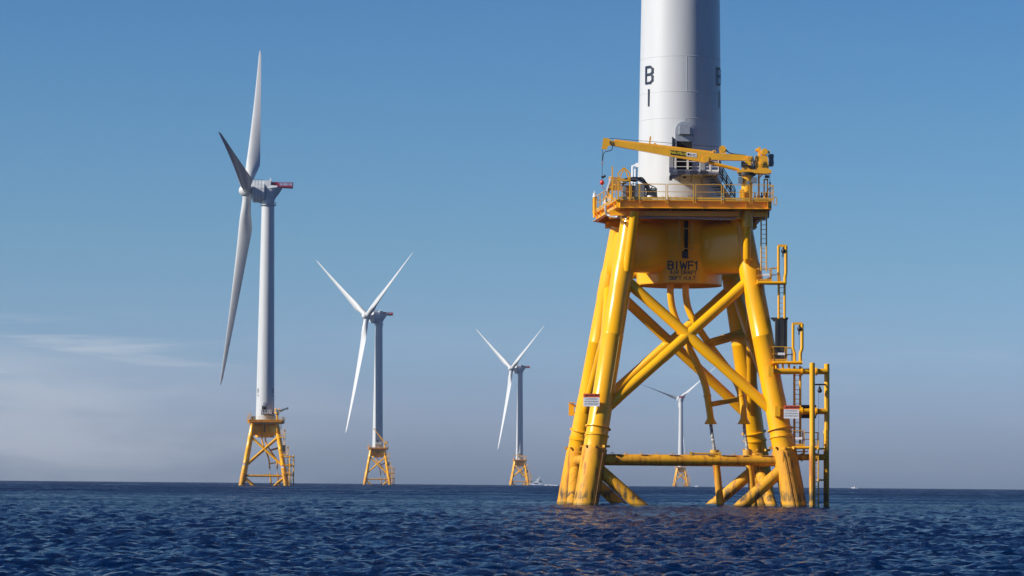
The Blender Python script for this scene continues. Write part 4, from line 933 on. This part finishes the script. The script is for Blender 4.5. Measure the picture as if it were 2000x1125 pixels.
SK = {0: ('power_cable_x',), 1: ('weld_seam', 'lifting_lug', 'safety_line', 'leg_ladder', 'rubbing_strip', 'post_rung', 'edge_handle', 'hose_reel', 'air_draft_lettering'),
      2: ('weld_seam', 'lifting_lug', 'safety_line', 'leg_ladder', 'rubbing_strip', 'post_rung', 'edge_handle', 'air_draft_lettering', 'clamp_ring', 'flange_ring', 'white_plate', 'fall_arrester', 'pipe_flange', 'pad_plate', 'truss_bracket', 'conduit', 'conduit_hanger', 'pipe_bundle', 'cage_frame', 'cable_slot', 'cable_clamp', 'rusty_bracket', 'pipe_rack', 'tube_collar', 'bell_mouth', 'guide_collar', 'board_bracket', 'notice_board_back', 'support_leg', 'side_rail', 'bracket_plate', 'sign_bracket')}
for q_ in (1, 2): SK[q_] += ('lifting_eye',)
SK[3] = SK[2] + ('gate_frame', 'corner_post', 'floor_girder', 'spreader_bar', 'tube_support', 'power_cable')
for i, d in enumerate(FAR):
    org = Vector((d['x'], d['y'], drop(d['x'], d['y'])))
    jc = copy_tree(JF, None, SK[i] + (('air_draft_lettering',) if i == 0 else ())); jc.location = org; jc['label'] = d['j']
    r = empty('wind_turbine', org, d['t'], 'wind turbine', WG)
    mb = MB(); mb.lathe((org.x, org.y, org.z), [(3.28, 21.8), (3.28, 22.02), (3.07, 22.05)]+[(tower_r(q), q) for q in (24, 35, 50, 65, 80, 93.9)], 64); mb.build('tower', WHT, r, org)
    turbine_head(r, org, d['psi'], d['th'], d['hz'], d['ov'], d['L'], d['cone'], detail=i < 2, pitch=d['pt'])
    names = ('door_frame', 'hatch_panel', 'doorway', 'entrance_landing') + (('round_cover', 'entrance_stairs', 'door') if i == 0 else ())
    if i < 3:
        for ch in list(WT.children):
            if ch.name.split('.')[0] in names: copy_tree(ch, r, ('landing_bracket', 'vent_hood', 'hatch_hinge') if i else ())
    if d['n']:
        for az in (-52, 62):
            fn = wrap(org, 2.98, R(az)); mb = MB(); letter_mesh(mb, 'B', 1.25, .19, fn, 0, 30.9); mb.build('letter_b', NAV, r, org, False)
            mb = MB(); letter_mesh(mb, d['n'], 1.25, .19, fn, 0, 28.9); mb.build('numeral_two', NAV, r, org, False)
    if d['crane']:
        k = copy_tree(CR, None, ('name_plate', 'name_lettering', 'maker_plate', 'maker_emblem', 'maker_lines', 'boom_rail', 'marker_stub', 'boom_hose', 'winch_hose', 'hydraulic_hose', 'remote_cable', 'hoist_rope', 'junction_box', 'hose_reel', 'head_sheave', 'boom_rope', 'hydraulic_valve', 'pivot_pin', 'hose_guide') + (('winch_motor', 'winch_drum', 'boom_sheave', 'knuckle_joint', 'king_post', 'control_box', 'tail_post', 'slew_ring') if i > 1 else ()))
        k.location = org + (CB-T1); k['label'] = d['c']; k.rotation_euler.z = d['crane'][1]
        if d['crane'][2]:
            pv = at(1462, 310, Yc)-CB; Mx = Matrix.Translation(pv) @ Matrix.Rotation(d['crane'][2], 4, 'Y') @ Matrix.Translation(-pv)
            for ch in k.children:
                if ch.name.split('.')[0] in ('boom', 'inner_boom', 'lift_cylinder'): ch.matrix_local = Mx
    if i == 0:
        ec = copy_tree(EC); ec.location = org+(EC.location-T1); ec['label'] = 'dark equipment cabinet on the deck of the tall left turbine'
for s in BM.values(): bpy.data.objects.remove(s)
warning_sign(473.5, 478.5, 903.5, 908.5, 996.5, 'tiny white warning sign on the left leg of the tall left turbine base', False)
warning_sign(549, 554, 909, 914, 996.5, 'tiny white warning sign on the right leg of the tall left turbine base', False)

# ------------------------------------------------------------------ boats
def hull(mb, x0, x1, w, h, dk, base, n=10):
    """hull with the bow at x0 (left), rounded plan and raked stem"""
    Lh = x1-x0; vs = []
    for i in range(n+1):
        s = i/n; hw_ = w/2*min(1, (s/.45))**.6 if s < .45 else w/2*(1-.12*(s-.45)); top = h+dk*(1-s)**2
        xk = x0+Lh*s + (.12*Lh*(1-s)**3)
        vs += [(x0+Lh*s, -max(hw_, .03), top), (x0+Lh*s, max(hw_, .03), top), (xk, max(hw_*.8, .02), -.3), (xk, -max(hw_*.8, .02), -.3)]
    vs = [Vector(v)+base for v in vs]; fs = []
    for i in range(n):
        a = i*4; fs += [(a, a+1, a+5, a+4), (a+1, a+2, a+6, a+5), (a+2, a+3, a+7, a+6), (a+3, a, a+4, a+7)]
    fs += [(0, 1, 2, 3), (n*4, n*4+1, n*4+2, n*4+3)]; mb.add(vs, fs)
Yb = 2950.; bx = at(1045, 948, Yb).x; base = Vector((bx, Yb, drop(bx, Yb)))
YA = empty('motor_yacht', base, 'white motor yacht with a tall radar mast heading left past the turbine', 'yacht'); s = 1.0
mb = MB(); hull(mb, -7.2, 7.0, 4.4, 1.5, .9, base); mb.build('hull', HWH, YA, base)
mb = MB().prism([base+Vector(v) for v in ((-6.0, -2.22, .1), (7.1, -2.22, .1), (7.1, -2.22, .55), (-6.6, -2.22, .7))], (0, 4.44, 0)); mb.build('hull_stripe', HBL, YA, base, False)
mb = MB().prism([base+Vector(v) for v in ((-2.6, -1.6, 1.6), (2.9, -1.6, 1.6), (2.9, -1.6, 2.8), (-1.6, -1.6, 2.8))], (0, 3.2, 0)); mb.build('cabin_window', GLS, YA, base, False)
mb = MB().prism([base+Vector(v) for v in ((-2.6, -1.7, 2.8), (3.2, -1.7, 2.8), (3.0, -1.7, 4.3), (1.0, -1.7, 4.2), (-.6, -1.7, 3.6))], (0, 3.4, 0)); cb = mb.build('flybridge', HWH, YA, base, False)
mb = MB().prism([base+Vector(v) for v in ((.4, -1.4, 5.5), (3.0, -1.4, 5.7), (3.1, -1.4, 6.0), (1.2, -1.4, 6.2))], (0, 2.8, 0)); mb.bar(base+Vector((2.6, 0, 4.2)), base+Vector((3.0, 0, 5.7)), .5, 2.2); mb.build('hardtop', HWH, YA, base, False)
mb = MB().prism([base+Vector(v) for v in ((3.0, -1.4, 1.5), (3.6, -1.4, 1.5), (3.3, -1.4, 5.7), (2.7, -1.4, 5.6))], (0, 2.8, 0)); mb.prism([base+Vector(v) for v in ((4.0, -1.7, 1.4), (5.2, -1.7, 1.3), (4.1, -1.7, 2.9))], (0, 3.4, 0)); mb.build('arch', HWH, YA, base, False)
mb = MB(); mb.path([base+Vector(v) for v in ((3.2, 0, 5.9), (4.2, 0, 7.0), (4.8, 0, 9.2))], [.35, .28, .12], 8); mb.tube(base+Vector((3.2, 0, 7)), base+Vector((4.4, 0, 7.2)), .25, n=8); mb.build('radar_mast', HWH, YA, base)
mb = MB().prism([base+Vector(v) for v in ((4.2, -1.2, 3.1), (7.0, -1.2, 3.7), (7.2, -1.2, 4.1), (4.3, -1.2, 4.7))], (0, 2.4, 0)); mb.build('canopy', GLS, YA, base, False)
# foam thrown up behind it
wx = at(1063, 949, Yb).x; wb = Vector((wx, Yb, drop(wx, Yb))); mb = MB(); rr = random.Random(4)
for k in range(60):
    u = rr.random(); mb.sphere(wb+Vector((u*13, rr.uniform(-1.6, 1.6), .05+.7*math.sin(math.pi*(u**.6))*rr.random())), rr.uniform(.25, .65), 8, (1.7, 1, .7))
fo = mb.build('boat_wake', FOM, None, wb); fo.location = wb; fo['kind'] = 'stuff'; fo['label'] = 'white foam wake behind the yacht'; fo['category'] = 'wake'
def motorboat(x, Y, Lh, label):
    bx = at(x, 950, Y).x; b = Vector((bx, Y, drop(bx, Y))); r = empty('motorboat', b, label, 'motorboat', 'small boats on the horizon')
    mb = MB(); hull(mb, -Lh/2, Lh/2, Lh*.34, Lh*.12, Lh*.07, b); mb.build('hull', HWH, r, b)
    mb = MB().prism([b+Vector(v)*Lh for v in ((-.12, -.1, .15), (.08, -.1, .13), (.06, -.1, .30), (-.06, -.1, .30))], (0, .2*Lh, 0)); mb.build('cabin', HWH, r, b, False)
    mb = MB().prism([b+Vector(v)*Lh for v in ((.08, -.08, .12), (.20, -.08, .12), (.17, -.08, .27), (.08, -.08, .27))], (0, .16*Lh, 0)); mb.build('console', GLS, r, b, False)
    mb = MB(); mb.bar(b+Vector((0, 0, .3))*Lh, b+Vector((.02, 0, .42))*Lh, .02*Lh, .02*Lh); mb.build('aerial', GRS, r, b, False); mb = MB().box(b+Vector((.51*Lh, 0, .1*Lh)), (.05*Lh, .1*Lh, .16*Lh)); mb.build('outboard_engine', BLK, r, b, False)
motorboat(1669, 2500., 5.6, 'small white motorboat near the horizon right of the near foundation')
motorboat(1361.5, 3150., 4.8, 'tiny white boat on the horizon seen under the near foundation')

# ------------------------------------------------------------------ haze over the sea
HZ = 0.000045
hz = MB().box((0, 0, 90), (18400, 18400, 206)).build('haze', None, None, (0, 0, 0), False); hz['kind'] = 'stuff'; hz['label'] = 'thin haze over the sea'
m = bpy.data.materials.new('haze_air'); m.use_nodes = True; t = m.node_tree; t.nodes.remove(t.nodes['Principled BSDF'])
pv = t.nodes.new('ShaderNodeVolumePrincipled'); pv.inputs['Color'].default_value = (.85, .90, 1, 1); pv.inputs['Density'].default_value = HZ; pv.inputs['Anisotropy'].default_value = .1
t.links.new(pv.outputs[0], [n for n in t.nodes if n.type == 'OUTPUT_MATERIAL'][0].inputs['Volume']); hz.data.materials.append(m)
